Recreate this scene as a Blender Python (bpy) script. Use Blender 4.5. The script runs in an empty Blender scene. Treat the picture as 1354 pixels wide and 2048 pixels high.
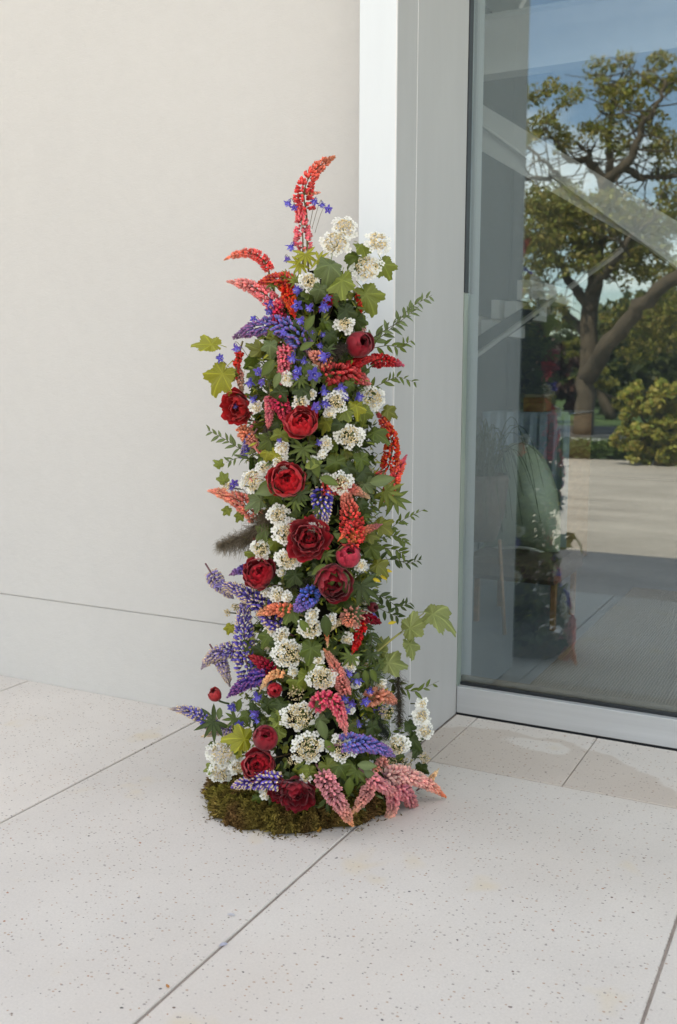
import bpy, math, random
import numpy as np
rnd = random.Random(7)
nr = np.random.default_rng(11)
PI = math.pi
sc = bpy.context.scene
C = bpy.data.collections.new('place'); sc.collection.children.link(C)

# ------------------------------------------------------------------ camera, sky, sun, exposure
FPX, PITCH, YAW, ROLL, H = 1995.0, math.radians(7.82), math.radians(27.4), math.radians(0.14), 1.4
_cy, _sy, _cp, _sp = math.cos(YAW), math.sin(YAW), math.cos(PITCH), math.sin(PITCH)
CW = np.array([-_sy*_cp, _cy*_cp, -_sp]); _r = np.array([_cy, _sy, 0.]); _u = np.cross(_r, CW)
CR = math.cos(ROLL)*_r + math.sin(ROLL)*_u; CU = -math.sin(ROLL)*_r + math.cos(ROLL)*_u
cam = bpy.data.cameras.new('camera'); cam_o = bpy.data.objects.new('camera', cam); C.objects.link(cam_o)
cam.sensor_fit = 'VERTICAL'; cam.sensor_height = 36.0; cam.lens = FPX/2048*36
cam.clip_start = 0.05; cam.clip_end = 2000
cam.dof.use_dof = True; cam.dof.focus_distance = 3.15; cam.dof.aperture_fstop = 4.0
import mathutils
M4 = mathutils.Matrix(((CR[0], CU[0], -CW[0], 0), (CR[1], CU[1], -CW[1], 0), (CR[2], CU[2], -CW[2], H), (0, 0, 0, 1)))
cam_o.matrix_world = M4
sc.camera = cam_o

SUN_EL, SUN_AZ = math.radians(56), math.radians(14)       # behind the building, a little to the left
w = bpy.data.worlds.new('World'); sc.world = w; w.use_nodes = True
wn, wl = w.node_tree.nodes, w.node_tree.links; wn.clear()
sky = wn.new('ShaderNodeTexSky'); sky.sky_type = 'NISHITA'; sky.sun_disc = False
sky.sun_elevation = SUN_EL; sky.sun_rotation = -SUN_AZ; sky.air_density = 1.0; sky.dust_density = .7; sky.ozone_density = 3.0
tc = wn.new('ShaderNodeTexCoord'); mp = wn.new('ShaderNodeMapping'); mp.inputs['Scale'].default_value = (1.0, 1.0, 2.6)
nz = wn.new('ShaderNodeTexNoise'); nz.inputs['Scale'].default_value = 2.6; nz.inputs['Detail'].default_value = 7; nz.inputs['Roughness'].default_value = .55
cr = wn.new('ShaderNodeValToRGB'); cr.color_ramp.elements[0].position = .47; cr.color_ramp.elements[1].position = .66
mx = wn.new('ShaderNodeMix'); mx.data_type = 'RGBA'; mx.inputs[7].default_value = (10.5, 10.8, 11.2, 1)
bg = wn.new('ShaderNodeBackground'); bg.inputs['Strength'].default_value = 0.15; wo = wn.new('ShaderNodeOutputWorld')
wl.new(tc.outputs['Generated'], mp.inputs['Vector']); wl.new(mp.outputs[0], nz.inputs['Vector']); wl.new(nz.outputs['Fac'], cr.inputs[0])
wl.new(cr.outputs[0], mx.inputs[0]); wl.new(sky.outputs[0], mx.inputs[6]); wl.new(mx.outputs[2], bg.inputs[0]); wl.new(bg.outputs[0], wo.inputs[0])

sl = bpy.data.lights.new('sun', 'SUN'); sl.energy = 4.6; sl.angle = math.radians(.53); sl.color = (1, .95, .87)
so = bpy.data.objects.new('sun', sl); C.objects.link(so)
sd = mathutils.Vector((-math.sin(SUN_AZ)*math.cos(SUN_EL), math.cos(SUN_AZ)*math.cos(SUN_EL), math.sin(SUN_EL)))
so.rotation_euler = sd.to_track_quat('Z', 'Y').to_euler()
sc.view_settings.view_transform = 'Standard'; sc.view_settings.look = 'None'
sc.view_settings.exposure = 1.40; sc.view_settings.use_white_balance = True; sc.view_settings.white_balance_temperature = 8150; sc.view_settings.white_balance_tint = 10; sc.view_settings.gamma = 1; sc.view_settings.use_curve_mapping = False
sc.cycles.max_bounces = 10; sc.cycles.transparent_max_bounces = 16
sc.cycles.glossy_bounces = 5; sc.cycles.diffuse_bounces = 5

# ------------------------------------------------------------------ helpers
def ray(u, v): return (u-677)*CR - (v-1024)*CU + FPX*CW
CAM = np.array([0, 0, H])
def on_y(u, v, y): d = ray(u, v); return CAM + d*(y/d[1])
def on_x(u, v, x): d = ray(u, v); return CAM + d*(x/d[0])
def on_z(u, v, z=0.): d = ray(u, v); return CAM + d*((z-H)/d[2])
GY = 3.83                                                   # front face of the glass
def mirr(p): p = np.array(p, float); p[1] = 2*GY - p[1]; return p
def far(u, v, dist):                                       # a place seen in the glass, dist metres along the view
    d = ray(u, v); return mirr(CAM + d/math.hypot(d[0], d[1])*dist)

class MB:
    def __init__(s): s.v = []; s.f = []; s.c = []; s.n = 0
    def add(s, v, f, c=(1, 1, 1)):
        v = np.asarray(v, float).reshape(-1, 3); s.v.append(v)
        s.f.extend([tuple(i+s.n for i in q) for q in f])
        c = np.asarray(c, float)
        if c.ndim == 1: c = np.repeat(c[None, :], len(v), 0)
        s.c.append(c); s.n += len(v); return s
    def addT(s, T, R, loc, sc_=1., c=None):               # T = (verts, faces-array, cols)
        v = (T[0]*sc_) @ R.T + loc
        s.v.append(v); s.f.extend(map(tuple, (T[1]+s.n).tolist()) if isinstance(T[1], np.ndarray) else [tuple(i+s.n for i in q) for q in T[1]])
        s.c.append(T[2] if c is None else (np.repeat(np.asarray(c, float)[None, :], len(v), 0) if np.ndim(c) == 1 else c)); s.n += len(v)
    def mesh(s, name, mat, smooth=True, origin=None):
        me = bpy.data.meshes.new(name)
        V = np.concatenate(s.v); 
        if origin is not None: V = V - np.asarray(origin)
        me.from_pydata(V.tolist(), [], s.f)
        a = me.color_attributes.new('Col', 'FLOAT_COLOR', 'POINT')
        col = np.ones((len(V), 4)); col[:, :3] = np.concatenate(s.c); a.data.foreach_set('color', col.ravel())
        if smooth: me.polygons.foreach_set('use_smooth', [True]*len(me.polygons))
        if mat: me.materials.append(mat)
        me.update(); return me
def link(name, me, parent=None, loc=(0, 0, 0), R=None, s=1., stuff=False):
    o = bpy.data.objects.new(name, me); C.objects.link(o)
    if parent: o.parent = parent
    if R is not None:
        m = mathutils.Matrix([list(r) for r in R]).to_4x4(); m = mathutils.Matrix.Translation(list(loc)) @ m @ mathutils.Matrix.Diagonal((s, s, s, 1)); o.matrix_basis = m
    else: o.location = [float(x) for x in loc]; o.scale = (s, s, s)
    if stuff: o['kind'] = 'stuff'
    return o
def tag(o, label=None, cat=None, group=None, kind=None):
    if label: o['label'] = label
    if cat: o['category'] = cat
    if group: o['group'] = group
    if kind: o['kind'] = kind
    return o
def empty(name, loc=(0, 0, 0)):
    o = bpy.data.objects.new(name, None); C.objects.link(o); o.location = [float(x) for x in loc]; o.empty_display_size = .05; return o
def nrm(v): v = np.asarray(v, float); return v/(np.linalg.norm(v)+1e-9)
def frame(z, up=(0, 0, 1), roll=0.):                       # columns x,y,z ; z = given direction
    z = nrm(z); up = np.asarray(up, float)
    if abs(z @ nrm(up)) > .97: up = np.array([.3, 1, .1])
    x = nrm(np.cross(up, z)); y = np.cross(z, x)
    c, s = math.cos(roll), math.sin(roll)
    return np.stack([c*x+s*y, -s*x+c*y, z], 1)
def leafframe(y, nz_):                                     # y = direction the leaf points, z near the given normal
    y = nrm(y); x = nrm(np.cross(y, nz_)); z = np.cross(x, y); return np.stack([x, y, z], 1)
def bez(a, b, c, n):
    t = np.linspace(0, 1, n)[:, None]; a, b, c = map(np.asarray, (a, b, c)); return (1-t)**2*a + 2*t*(1-t)*b + t*t*c
def tube(mb, pts, r, c=(1, 1, 1), k=6, caps=True):
    pts = np.asarray(pts, float); n = len(pts); r = np.broadcast_to(np.asarray(r, float), (n,))
    d = np.gradient(pts, axis=0); d /= np.linalg.norm(d, axis=1)[:, None]+1e-9
    F = frame(d[0]); x = F[:, 0]; vs = []
    for i in range(n):
        x = nrm(x - d[i]*(x@d[i])); y = np.cross(d[i], x)
        for j in range(k):
            a = 2*PI*j/k; vs.append(pts[i] + r[i]*(math.cos(a)*x+math.sin(a)*y))
    f = [(i*k+j, i*k+(j+1) % k, (i+1)*k+(j+1) % k, (i+1)*k+j) for i in range(n-1) for j in range(k)]
    if caps: f.append(tuple(range(k))[::-1]); f.append(tuple((n-1)*k+j for j in range(k)))
    cc = c if np.ndim(c) == 1 else np.repeat(np.asarray(c), k, 0)
    mb.add(vs, f, cc); return mb
def box(mb, lo, hi, c=(1, 1, 1), bev=0.):
    x0, y0, z0 = lo; x1, y1, z1 = hi
    if bev <= 0:
        v = [(x, y, z) for z in (z0, z1) for y in (y0, y1) for x in (x0, x1)]
        return mb.add(v, [(0, 2, 3, 1), (4, 5, 7, 6), (0, 1, 5, 4), (2, 6, 7, 3), (0, 4, 6, 2), (1, 3, 7, 5)], c)
    b = bev
    vs, idx = [], {}
    for sx in (0, 1):
        for sy in (0, 1):
            for sz in (0, 1):
                X = (x0, x1)[sx]; Y = (y0, y1)[sy]; Z = (z0, z1)[sz]; ix, iy, iz = (b, -b)[sx], (b, -b)[sy], (b, -b)[sz]
                idx[sx, sy, sz, 0] = len(vs); vs.append((X, Y+iy, Z+iz)); idx[sx, sy, sz, 1] = len(vs); vs.append((X+ix, Y, Z+iz)); idx[sx, sy, sz, 2] = len(vs); vs.append((X+ix, Y+iy, Z))
    f = []
    for s_ in (0, 1):
        q = [idx[s_, 0, 0, 0], idx[s_, 1, 0, 0], idx[s_, 1, 1, 0], idx[s_, 0, 1, 0]]; f.append(tuple(q if s_ else q[::-1]))
        q = [idx[0, s_, 0, 1], idx[0, s_, 1, 1], idx[1, s_, 1, 1], idx[1, s_, 0, 1]]; f.append(tuple(q if s_ else q[::-1]))
        q = [idx[0, 0, s_, 2], idx[1, 0, s_, 2], idx[1, 1, s_, 2], idx[0, 1, s_, 2]]; f.append(tuple(q if s_ else q[::-1]))
    for a in (0, 1):
        for bb in (0, 1):
            f.append((idx[a, bb, 0, 0], idx[a, bb, 1, 0], idx[a, bb, 1, 1], idx[a, bb, 0, 1])); f.append((idx[a, 0, bb, 0], idx[a, 0, bb, 2], idx[a, 1, bb, 2], idx[a, 1, bb, 0])); f.append((idx[0, a, bb, 1], idx[1, a, bb, 1], idx[1, a, bb, 2], idx[0, a, bb, 2]))
            for cc in (0, 1): pass
    for k in [(a, b2, c2) for a in (0, 1) for b2 in (0, 1) for c2 in (0, 1)]: f.append((idx[k+(0,)], idx[k+(1,)], idx[k+(2,)]))
    return mb.add(vs, f, c)
def boxo(name, lo, hi, mat, parent=None, bev=0., c=(1, 1, 1)):
    o = link(name, box(MB(), lo, hi, c, bev).mesh(name, mat, False), parent)
    return o
def panel(name, a, b, c, d, th, mat, parent=None):         # slab from four corner points, thickness th along its normal
    a, b, c, d = map(lambda p: np.asarray(p, float), (a, b, c, d)); n = nrm(np.cross(b-a, d-a))*th
    mb = MB().add([a, b, c, d, a+n, b+n, c+n, d+n], [(0, 3, 2, 1), (4, 5, 6, 7), (0, 1, 5, 4), (1, 2, 6, 5), (2, 3, 7, 6), (3, 0, 4, 7)])
    return link(name, mb.mesh(name, mat, False), parent)

# ------------------------------------------------------------------ materials
def mat(name): 
    m = bpy.data.materials.new(name); m.use_nodes = True; return m, m.node_tree.nodes, m.node_tree.links, m.node_tree.nodes['Principled BSDF']
def N(nt, t, **kw):
    n = nt.new(t)
    for k, v in kw.items():
        if k in n.inputs.keys(): n.inputs[k].default_value = v
        else: setattr(n, k, v)
    return n
def simple(name, col, rough=.6, noise=.06, scale=8., bump=0., bscale=60., metallic=0., spec=.5, col2=None, stretch=(1, 1, 1)):
    m, n, l, b = mat(name)
    t = N(n, 'ShaderNodeTexCoord'); mp_ = N(n, 'ShaderNodeMapping'); mp_.inputs['Scale'].default_value = stretch
    l.new(t.outputs['Object'], mp_.inputs[0])
    z = N(n, 'ShaderNodeTexNoise', Scale=scale, Detail=6., Roughness=.6); l.new(mp_.outputs[0], z.inputs['Vector'])
    r = N(n, 'ShaderNodeValToRGB'); r.color_ramp.elements[0].position = .3; r.color_ramp.elements[1].position = .7
    c2 = col2 or [min(1, x*(1+noise)) for x in col]; c1 = [x*(1-noise) for x in col] if col2 is None else col
    r.color_ramp.elements[0].color = (*c1, 1); r.color_ramp.elements[1].color = (*c2, 1)
    l.new(z.outputs['Fac'], r.inputs[0]); l.new(r.outputs[0], b.inputs['Base Color'])
    b.inputs['Roughness'].default_value = rough; b.inputs['Metallic'].default_value = metallic; b.inputs['Specular IOR Level'].default_value = spec
    if bump:
        z2 = N(n, 'ShaderNodeTexNoise', Scale=bscale, Detail=5., Roughness=.65); l.new(mp_.outputs[0], z2.inputs['Vector'])
        bp = N(n, 'ShaderNodeBump', Strength=bump, Distance=.004); l.new(z2.outputs['Fac'], bp.inputs['Height']); l.new(bp.outputs[0], b.inputs['Normal'])
    return m
def organic(name, rough=.5, trans=.3, spec=.3, veins=False, sheen=0., var=.12, tgain=1.3):
    m, n, l, b = mat(name)
    a = N(n, 'ShaderNodeVertexColor', layer_name='Col'); oi = N(n, 'ShaderNodeObjectInfo')
    g = N(n, 'ShaderNodeNewGeometry')
    z = N(n, 'ShaderNodeTexNoise', Scale=55., Detail=3.); tcn = N(n, 'ShaderNodeTexCoord'); l.new(tcn.outputs['Object'], z.inputs['Vector'])
    v1 = N(n, 'ShaderNodeMapRange'); v1.inputs['To Min'].default_value = 1-var; v1.inputs['To Max'].default_value = 1+var; l.new(oi.outputs['Random'], v1.inputs[0])
    v2 = N(n, 'ShaderNodeMapRange'); v2.inputs['From Min'].default_value = .3; v2.inputs['From Max'].default_value = .7; v2.inputs['To Min'].default_value = .82; v2.inputs['To Max'].default_value = 1.18; l.new(z.outputs['Fac'], v2.inputs[0])
    mu = N(n, 'ShaderNodeMath', operation='MULTIPLY'); l.new(v1.outputs[0], mu.inputs[0]); l.new(v2.outputs[0], mu.inputs[1])
    sc2 = N(n, 'ShaderNodeVectorMath', operation='SCALE'); l.new(a.outputs['Color'], sc2.inputs[0]); l.new(mu.outputs[0], sc2.inputs['Scale'])
    l.new(sc2.outputs[0], b.inputs['Base Color']); b.inputs['Roughness'].default_value = rough; b.inputs['Specular IOR Level'].default_value = spec
    if sheen: b.inputs['Sheen Weight'].default_value = sheen
    z3 = N(n, 'ShaderNodeTexNoise', Scale=220., Detail=2.); l.new(tcn.outputs['Object'], z3.inputs['Vector'])
    bp = N(n, 'ShaderNodeBump', Strength=.25, Distance=.002); l.new(z3.outputs['Fac'], bp.inputs['Height']); l.new(bp.outputs[0], b.inputs['Normal'])
    tr = N(n, 'ShaderNodeBsdfTranslucent'); sg = N(n, 'ShaderNodeVectorMath', operation='SCALE'); sg.inputs['Scale'].default_value = tgain; l.new(sc2.outputs[0], sg.inputs[0]); l.new(sg.outputs[0], tr.inputs[0])
    mxs = N(n, 'ShaderNodeMixShader'); mxs.inputs[0].default_value = trans; out = n['Material Output']
    l.new(b.outputs[0], mxs.inputs[1]); l.new(tr.outputs[0], mxs.inputs[2]); l.new(mxs.outputs[0], out.inputs[0])
    return m
PETAL = organic('petal', .75, .42, .12)
WINE = organic('peony_petal', .42, .22, .35, sheen=.15)
WHITEP = organic('white_petal', .6, .3, .2, var=.04)
LEAF = organic('leaf', .42, .32, .4)
STEM = organic('stem', .5, .0, .3)
FUZZ = organic('plume', .8, .3, .1)
MOSSM = organic('moss', .9, .15, .05, var=.02)
BARK = simple('bark', (.09, .065, .045), .9, .35, 3, .8, 14)
TREELEAF = organic('tree_leaf', .5, .35, .3, tgain=1.6)

def stucco():
    m, n, l, b = mat('render_plaster')
    t = N(n, 'ShaderNodeTexCoord')
    big = N(n, 'ShaderNodeTexNoise', Scale=.9, Detail=4.); l.new(t.outputs['Object'], big.inputs['Vector'])
    mid = N(n, 'ShaderNodeTexNoise', Scale=14., Detail=6., Roughness=.7); l.new(t.outputs['Object'], mid.inputs['Vector'])
    r = N(n, 'ShaderNodeValToRGB'); r.color_ramp.elements[0].position = .3; r.color_ramp.elements[1].position = .72
    r.color_ramp.elements[0].color = (.545, .54, .52, 1); r.color_ramp.elements[1].color = (.565, .56, .538, 1); l.new(big.outputs['Fac'], r.inputs[0])
    mr = N(n, 'ShaderNodeMapRange'); mr.inputs['From Min'].default_value = .3; mr.inputs['From Max'].default_value = .7; mr.inputs['To Min'].default_value = .982; mr.inputs['To Max'].default_value = 1.016; l.new(mid.outputs['Fac'], mr.inputs[0])
    s2 = N(n, 'ShaderNodeVectorMath', operation='SCALE'); l.new(r.outputs[0], s2.inputs[0]); l.new(mr.outputs[0], s2.inputs['Scale']); l.new(s2.outputs[0], b.inputs['Base Color'])
    b.inputs['Roughness'].default_value = .9; b.inputs['Specular IOR Level'].default_value = .2
    fine = N(n, 'ShaderNodeTexNoise', Scale=240., Detail=4., Roughness=.7); l.new(t.outputs['Object'], fine.inputs['Vector'])
    m2 = N(n, 'ShaderNodeTexNoise', Scale=40., Detail=3.); l.new(t.outputs['Object'], m2.inputs['Vector'])
    ad = N(n, 'ShaderNodeMath', operation='ADD'); l.new(fine.outputs['Fac'], ad.inputs[0]); l.new(m2.outputs['Fac'], ad.inputs[1])
    bp = N(n, 'ShaderNodeBump', Strength=.55, Distance=.003); l.new(ad.outputs[0], bp.inputs['Height']); l.new(bp.outputs[0], b.inputs['Normal'])
    return m
def terrazzo():
    m, n, l, b = mat('cast_stone_slab')
    t = N(n, 'ShaderNodeTexCoord'); V = t.outputs['Object']
    big = N(n, 'ShaderNodeTexNoise', Scale=1.6, Detail=5., Roughness=.6); l.new(V, big.inputs['Vector'])
    r = N(n, 'ShaderNodeValToRGB'); r.color_ramp.elements[0].position = .3; r.color_ramp.elements[1].position = .7
    r.color_ramp.elements[0].color = (.55, .515, .475, 1); r.color_ramp.elements[1].color = (.62, .585, .54, 1); l.new(big.outputs['Fac'], r.inputs[0])
    # slow tone change from one slab to the next
    oi = N(n, 'ShaderNodeObjectInfo'); orr = N(n, 'ShaderNodeMapRange'); orr.inputs['To Min'].default_value = .97; orr.inputs['To Max'].default_value = 1.03; l.new(oi.outputs['Random'], orr.inputs[0])
    grain = N(n, 'ShaderNodeTexNoise', Scale=160., Detail=4., Roughness=.8); l.new(V, grain.inputs['Vector'])
    gr = N(n, 'ShaderNodeMapRange'); gr.inputs['From Min'].default_value = .25; gr.inputs['From Max'].default_value = .75; gr.inputs['To Min'].default_value = .9; gr.inputs['To Max'].default_value = 1.09; l.new(grain.outputs['Fac'], gr.inputs[0])
    mu = N(n, 'ShaderNodeMath', operation='MULTIPLY'); l.new(orr.outputs[0], mu.inputs[0]); l.new(gr.outputs[0], mu.inputs[1])
    base = N(n, 'ShaderNodeVectorMath', operation='SCALE'); l.new(r.outputs[0], base.inputs[0]); l.new(mu.outputs[0], base.inputs['Scale'])
    cur = base.outputs[0]
    def specks(cur, scale, rad, frac, cols):
        mp_ = N(n, 'ShaderNodeMapping'); mp_.inputs['Scale'].default_value = (1, 1.25, 1); l.new(V, mp_.inputs[0])
        dz = N(n, 'ShaderNodeTexNoise', Scale=scale*1.3, Detail=2.); l.new(V, dz.inputs['Vector'])
        dm = N(n, 'ShaderNodeVectorMath', operation='SCALE'); dm.inputs['Scale'].default_value = .35/scale; l.new(dz.outputs['Color'], dm.inputs[0])
        da = N(n, 'ShaderNodeVectorMath', operation='ADD'); l.new(mp_.outputs[0], da.inputs[0]); l.new(dm.outputs[0], da.inputs[1])
        vo = N(n, 'ShaderNodeTexVoronoi', voronoi_dimensions='2D', Scale=scale); l.new(da.outputs[0], vo.inputs['Vector'])
        sp = N(n, 'ShaderNodeSeparateColor'); l.new(vo.outputs['Color'], sp.inputs[0])
        # radius grows with the cell's random red value above the threshold
        mr = N(n, 'ShaderNodeMapRange'); mr.inputs['From Min'].default_value = 1-frac; mr.inputs['From Max'].default_value = 1; mr.inputs['To Min'].default_value = 0; mr.inputs['To Max'].default_value = rad; l.new(sp.outputs[0], mr.inputs[0])
        lt = N(n, 'ShaderNodeMath', operation='SUBTRACT'); l.new(mr.outputs[0], lt.inputs[0]); l.new(vo.outputs['Distance'], lt.inputs[1])
        st = N(n, 'ShaderNodeMapRange'); st.inputs['From Min'].default_value = 0; st.inputs['From Max'].default_value = .05; l.new(lt.outputs[0], st.inputs[0])
        cr_ = N(n, 'ShaderNodeValToRGB'); cr_.color_ramp.interpolation = 'CONSTANT'
        cr_.color_ramp.elements[0].color = (*cols[0], 1); cr_.color_ramp.elements[1].color = (*cols[1], 1); cr_.color_ramp.elements[1].position = .3
        for k, c_ in enumerate(cols[2:]):
            e = cr_.color_ramp.elements.new(.3+.7*(k+1)/(len(cols)-1)); e.color = (*c_, 1)
        l.new(sp.outputs[1], cr_.inputs[0])
        mm = N(n, 'ShaderNodeMix', data_type='RGBA'); l.new(st.outputs[0], mm.inputs[0]); l.new(cur, mm.inputs[6]); l.new(cr_.outputs[0], mm.inputs[7]); return mm.outputs[2]
    def blot(cur, scale, lo, hi, col, amt, off):
        mp_ = N(n, 'ShaderNodeMapping'); mp_.inputs['Location'].default_value = off; l.new(V, mp_.inputs[0])
        q = N(n, 'ShaderNodeTexNoise', Scale=scale, Detail=3.); l.new(mp_.outputs[0], q.inputs['Vector'])
        mr = N(n, 'ShaderNodeMapRange'); mr.inputs['From Min'].default_value = lo; mr.inputs['From Max'].default_value = hi; mr.inputs['To Max'].default_value = amt; l.new(q.outputs['Fac'], mr.inputs[0])
        mm = N(n, 'ShaderNodeMix', data_type='RGBA'); mm.inputs[7].default_value = (*col, 1); l.new(mr.outputs[0], mm.inputs[0]); l.new(cur, mm.inputs[6]); return mm.outputs[2]
    cur = blot(cur, 3.4, .64, .72, (.60, .50, .33), .45, (3.1, 1.2, 0))
    cur = blot(cur, 1.1, .5, .75, (.55, .48, .42), .35, (7.7, 4.2, 0))
    cur = specks(cur, 75, .33, .24, [(.40, .36, .32), (.31, .28, .26), (.42, .31, .24)])
    cur = specks(cur, 60, .19, .13, [(.20, .18, .16), (.27, .21, .17), (.36, .19, .12), (.17, .16, .16)])
    cur = specks(cur, 30, .15, .06, [(.08, .075, .07), (.15, .10, .08), (.34, .14, .07), (.11, .10, .11)])
    # damp stain on the slabs before the door: everything between the joint and a wavering edge, with a dry island
    sx = N(n, 'ShaderNodeSeparateXYZ'); l.new(V, sx.inputs[0])
    wv = N(n, 'ShaderNodeTexNoise', Scale=5., Detail=4.); l.new(V, wv.inputs['Vector'])
    def mth(op, a, b_=None, v=None):
        q = N(n, 'ShaderNodeMath', operation=op); l.new(a, q.inputs[0])
        if b_ is not None: l.new(b_, q.inputs[1])
        if v is not None: q.inputs[1].default_value = v
        return q.outputs[0]
    wob = mth('MULTIPLY', wv.outputs['Fac'], v=.22)
    # upper edge: y < 3.60 + wobble, reaching nearer the door in the middle slab
    dx = mth('MULTIPLY', mth('ADD', sx.outputs[0], v=1.06), v=1.0); dx2 = mth('MULTIPLY', mth('MULTIPLY', dx, dx), v=-.9)
    edge = mth('SUBTRACT', mth('ADD', mth('ADD', wob, v=3.60), dx2), sx.outputs[1])
    e1 = N(n, 'ShaderNodeMapRange'); e1.inputs['From Min'].default_value = -.006; e1.inputs['From Max'].default_value = .012; l.new(edge, e1.inputs[0])
    lo_ = N(n, 'ShaderNodeMapRange'); lo_.inputs['From Min'].default_value = 3.262; lo_.inputs['From Max'].default_value = 3.264; l.new(sx.outputs[1], lo_.inputs[0])
    # dry island around (-1.02, 3.60)
    ix = mth('ADD', sx.outputs[0], v=1.03); iy = mth('ADD', sx.outputs[1], v=-3.60)
    rr = mth('SQRT', mth('ADD', mth('MULTIPLY', mth('MULTIPLY', ix, ix), v=.22), mth('MULTIPLY', iy, iy)))
    isl = N(n, 'ShaderNodeMapRange'); isl.inputs['From Min'].default_value = -.004; isl.inputs['From Max'].default_value = .008
    l.new(mth('SUBTRACT', rr, mth('MULTIPLY', wv.outputs['Fac'], v=.12)), isl.inputs[0])
    msk = mth('MULTIPLY', mth('MULTIPLY', e1.outputs[0], lo_.outputs[0]), isl.outputs[0]); msk = mth('MULTIPLY', msk, v=.62)
    dk = N(n, 'ShaderNodeMix', data_type='RGBA', blend_type='MULTIPLY'); l.new(msk, dk.inputs[0]); l.new(cur, dk.inputs[6]); dk.inputs[7].default_value = (.80, .725, .67, 1)
    l.new(dk.outputs[2], b.inputs['Base Color'])
    b.inputs['Roughness'].default_value = .75; b.inputs['Specular IOR Level'].default_value = .25
    bp = N(n, 'ShaderNodeBump', Strength=.25, Distance=.002); l.new(grain.outputs['Fac'], bp.inputs['Height']); l.new(bp.outputs[0], b.inputs['Normal'])
    return m
STUCCO = stucco(); SLAB = terrazzo()
METAL = simple('brushed_metal', (.655, .705, .725), .6, .05, 3., .12, 90., metallic=.08, stretch=(1, 1, .12))
METAL_SHADED = simple('shaded_metal_panel', (.45, .45, .44), .55, .07, 2.2, .12, 90., metallic=.15, stretch=(1.2, 1.2, .25))  # same metal as the pier front, with the reveal's shade put into its colour
SILLM = simple('sill_metal', (.50, .52, .53), .45, .10, 3., .15, 60., metallic=.3, stretch=(.15, 1, 6))
BLACK = simple('black_gasket', (.012, .016, .02), .5, .2)
BEAD = simple('bead_metal', (.72, .72, .71), .4, .03)
GREENEDGE = simple('glass_edge_strip', (.22, .27, .235), .3, .08)
TANTRIM = simple('tan_trim', (.24, .19, .14), .5, .1)
def gravel():
    m, n, l, b = mat('fine_gravel'); t = N(n, 'ShaderNodeTexCoord'); V = t.outputs['Object']
    a = N(n, 'ShaderNodeTexNoise', Scale=.7, Detail=8., Roughness=.65); l.new(V, a.inputs['Vector'])
    mp_ = N(n, 'ShaderNodeMapping'); mp_.inputs['Scale'].default_value = (.25, 1.6, 1); mp_.inputs['Rotation'].default_value = (0, 0, .25); l.new(V, mp_.inputs[0])
    tr = N(n, 'ShaderNodeTexNoise', Scale=1.4, Detail=5., Roughness=.6); l.new(mp_.outputs[0], tr.inputs['Vector'])
    f = N(n, 'ShaderNodeTexNoise', Scale=28., Detail=6., Roughness=.8); l.new(V, f.inputs['Vector'])
    ad = N(n, 'ShaderNodeMath', operation='ADD'); l.new(a.outputs['Fac'], ad.inputs[0]); l.new(tr.outputs['Fac'], ad.inputs[1])
    ad2 = N(n, 'ShaderNodeMath', operation='ADD'); l.new(ad.outputs[0], ad2.inputs[0]); l.new(f.outputs['Fac'], ad2.inputs[1])
    r = N(n, 'ShaderNodeValToRGB'); r.color_ramp.elements[0].position = .36; r.color_ramp.elements[1].position = .66; mu = N(n, 'ShaderNodeMath', operation='MULTIPLY'); mu.inputs[1].default_value = 1/3; l.new(ad2.outputs[0], mu.inputs[0]); l.new(mu.outputs[0], r.inputs[0])
    r.color_ramp.elements[0].color = (.24, .20, .175, 1); r.color_ramp.elements[1].color = (.56, .49, .445, 1); l.new(r.outputs[0], b.inputs['Base Color']); b.inputs['Roughness'].default_value = .95
    z2 = N(n, 'ShaderNodeTexNoise', Scale=70., Detail=5.); l.new(V, z2.inputs['Vector']); bp = N(n, 'ShaderNodeBump', Strength=1., Distance=.01); l.new(z2.outputs['Fac'], bp.inputs['Height']); l.new(bp.outputs[0], b.inputs['Normal']); return m
GRAVEL = gravel()
GRASS = simple('lawn', (.05, .09, .02), .95, .4, 3., .8, 40.)
ASPH = simple('asphalt', (.045, .047, .05), .9, .2, 12., .4, 90.)
PALEROAD = simple('pale_concrete', (.45, .44, .42), .9, .08, 2.)
WHITEW = simple('white_wall_paint', (.72, .70, .66), .8, .03)
INTW = simple('interior_grey', (.12, .13, .14), .8, .06)
ITILE = simple('interior_stone', (.20, .22, .23), .5, .08, 5.)
BLUEC = simple('blue_cloth', (.27, .33, .37), .9, .12, 5., .4, 30.)
SHELLG = simple('green_leather', (.36, .42, .30), .45, .12, 5., .2, 60.)
CREAMF = simple('cream_piping', (.45, .43, .36), .6, .05)
WOODM = simple('plain_wood', (.25, .13, .06), .5, .25, 6., .2, 30., stretch=(1, 1, 8))
RATTAN = simple('brown_wicker', (.11, .08, .06), .7, .3, 30., .6, 80.)
STEEL = simple('white_steel', (.65, .64, .60), .5, .03)
def sisal():
    m, n, l, b = mat('sisal_rug'); t = N(n, 'ShaderNodeTexCoord')
    wv = N(n, 'ShaderNodeTexWave', Scale=24., Distortion=2.5, Detail=3.); l.new(t.outputs['Object'], wv.inputs['Vector'])
    r = N(n, 'ShaderNodeValToRGB'); r.color_ramp.elements[0].color = (.17, .13, .095, 1); r.color_ramp.elements[1].color = (.34, .275, .21, 1); l.new(wv.outputs['Fac'], r.inputs[0]); l.new(r.outputs[0], b.inputs['Base Color']); b.inputs['Roughness'].default_value = .95
    bp = N(n, 'ShaderNodeBump', Strength=.6, Distance=.004); l.new(wv.outputs['Fac'], bp.inputs['Height']); l.new(bp.outputs[0], b.inputs['Normal']); return m
SISAL = sisal()
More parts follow.
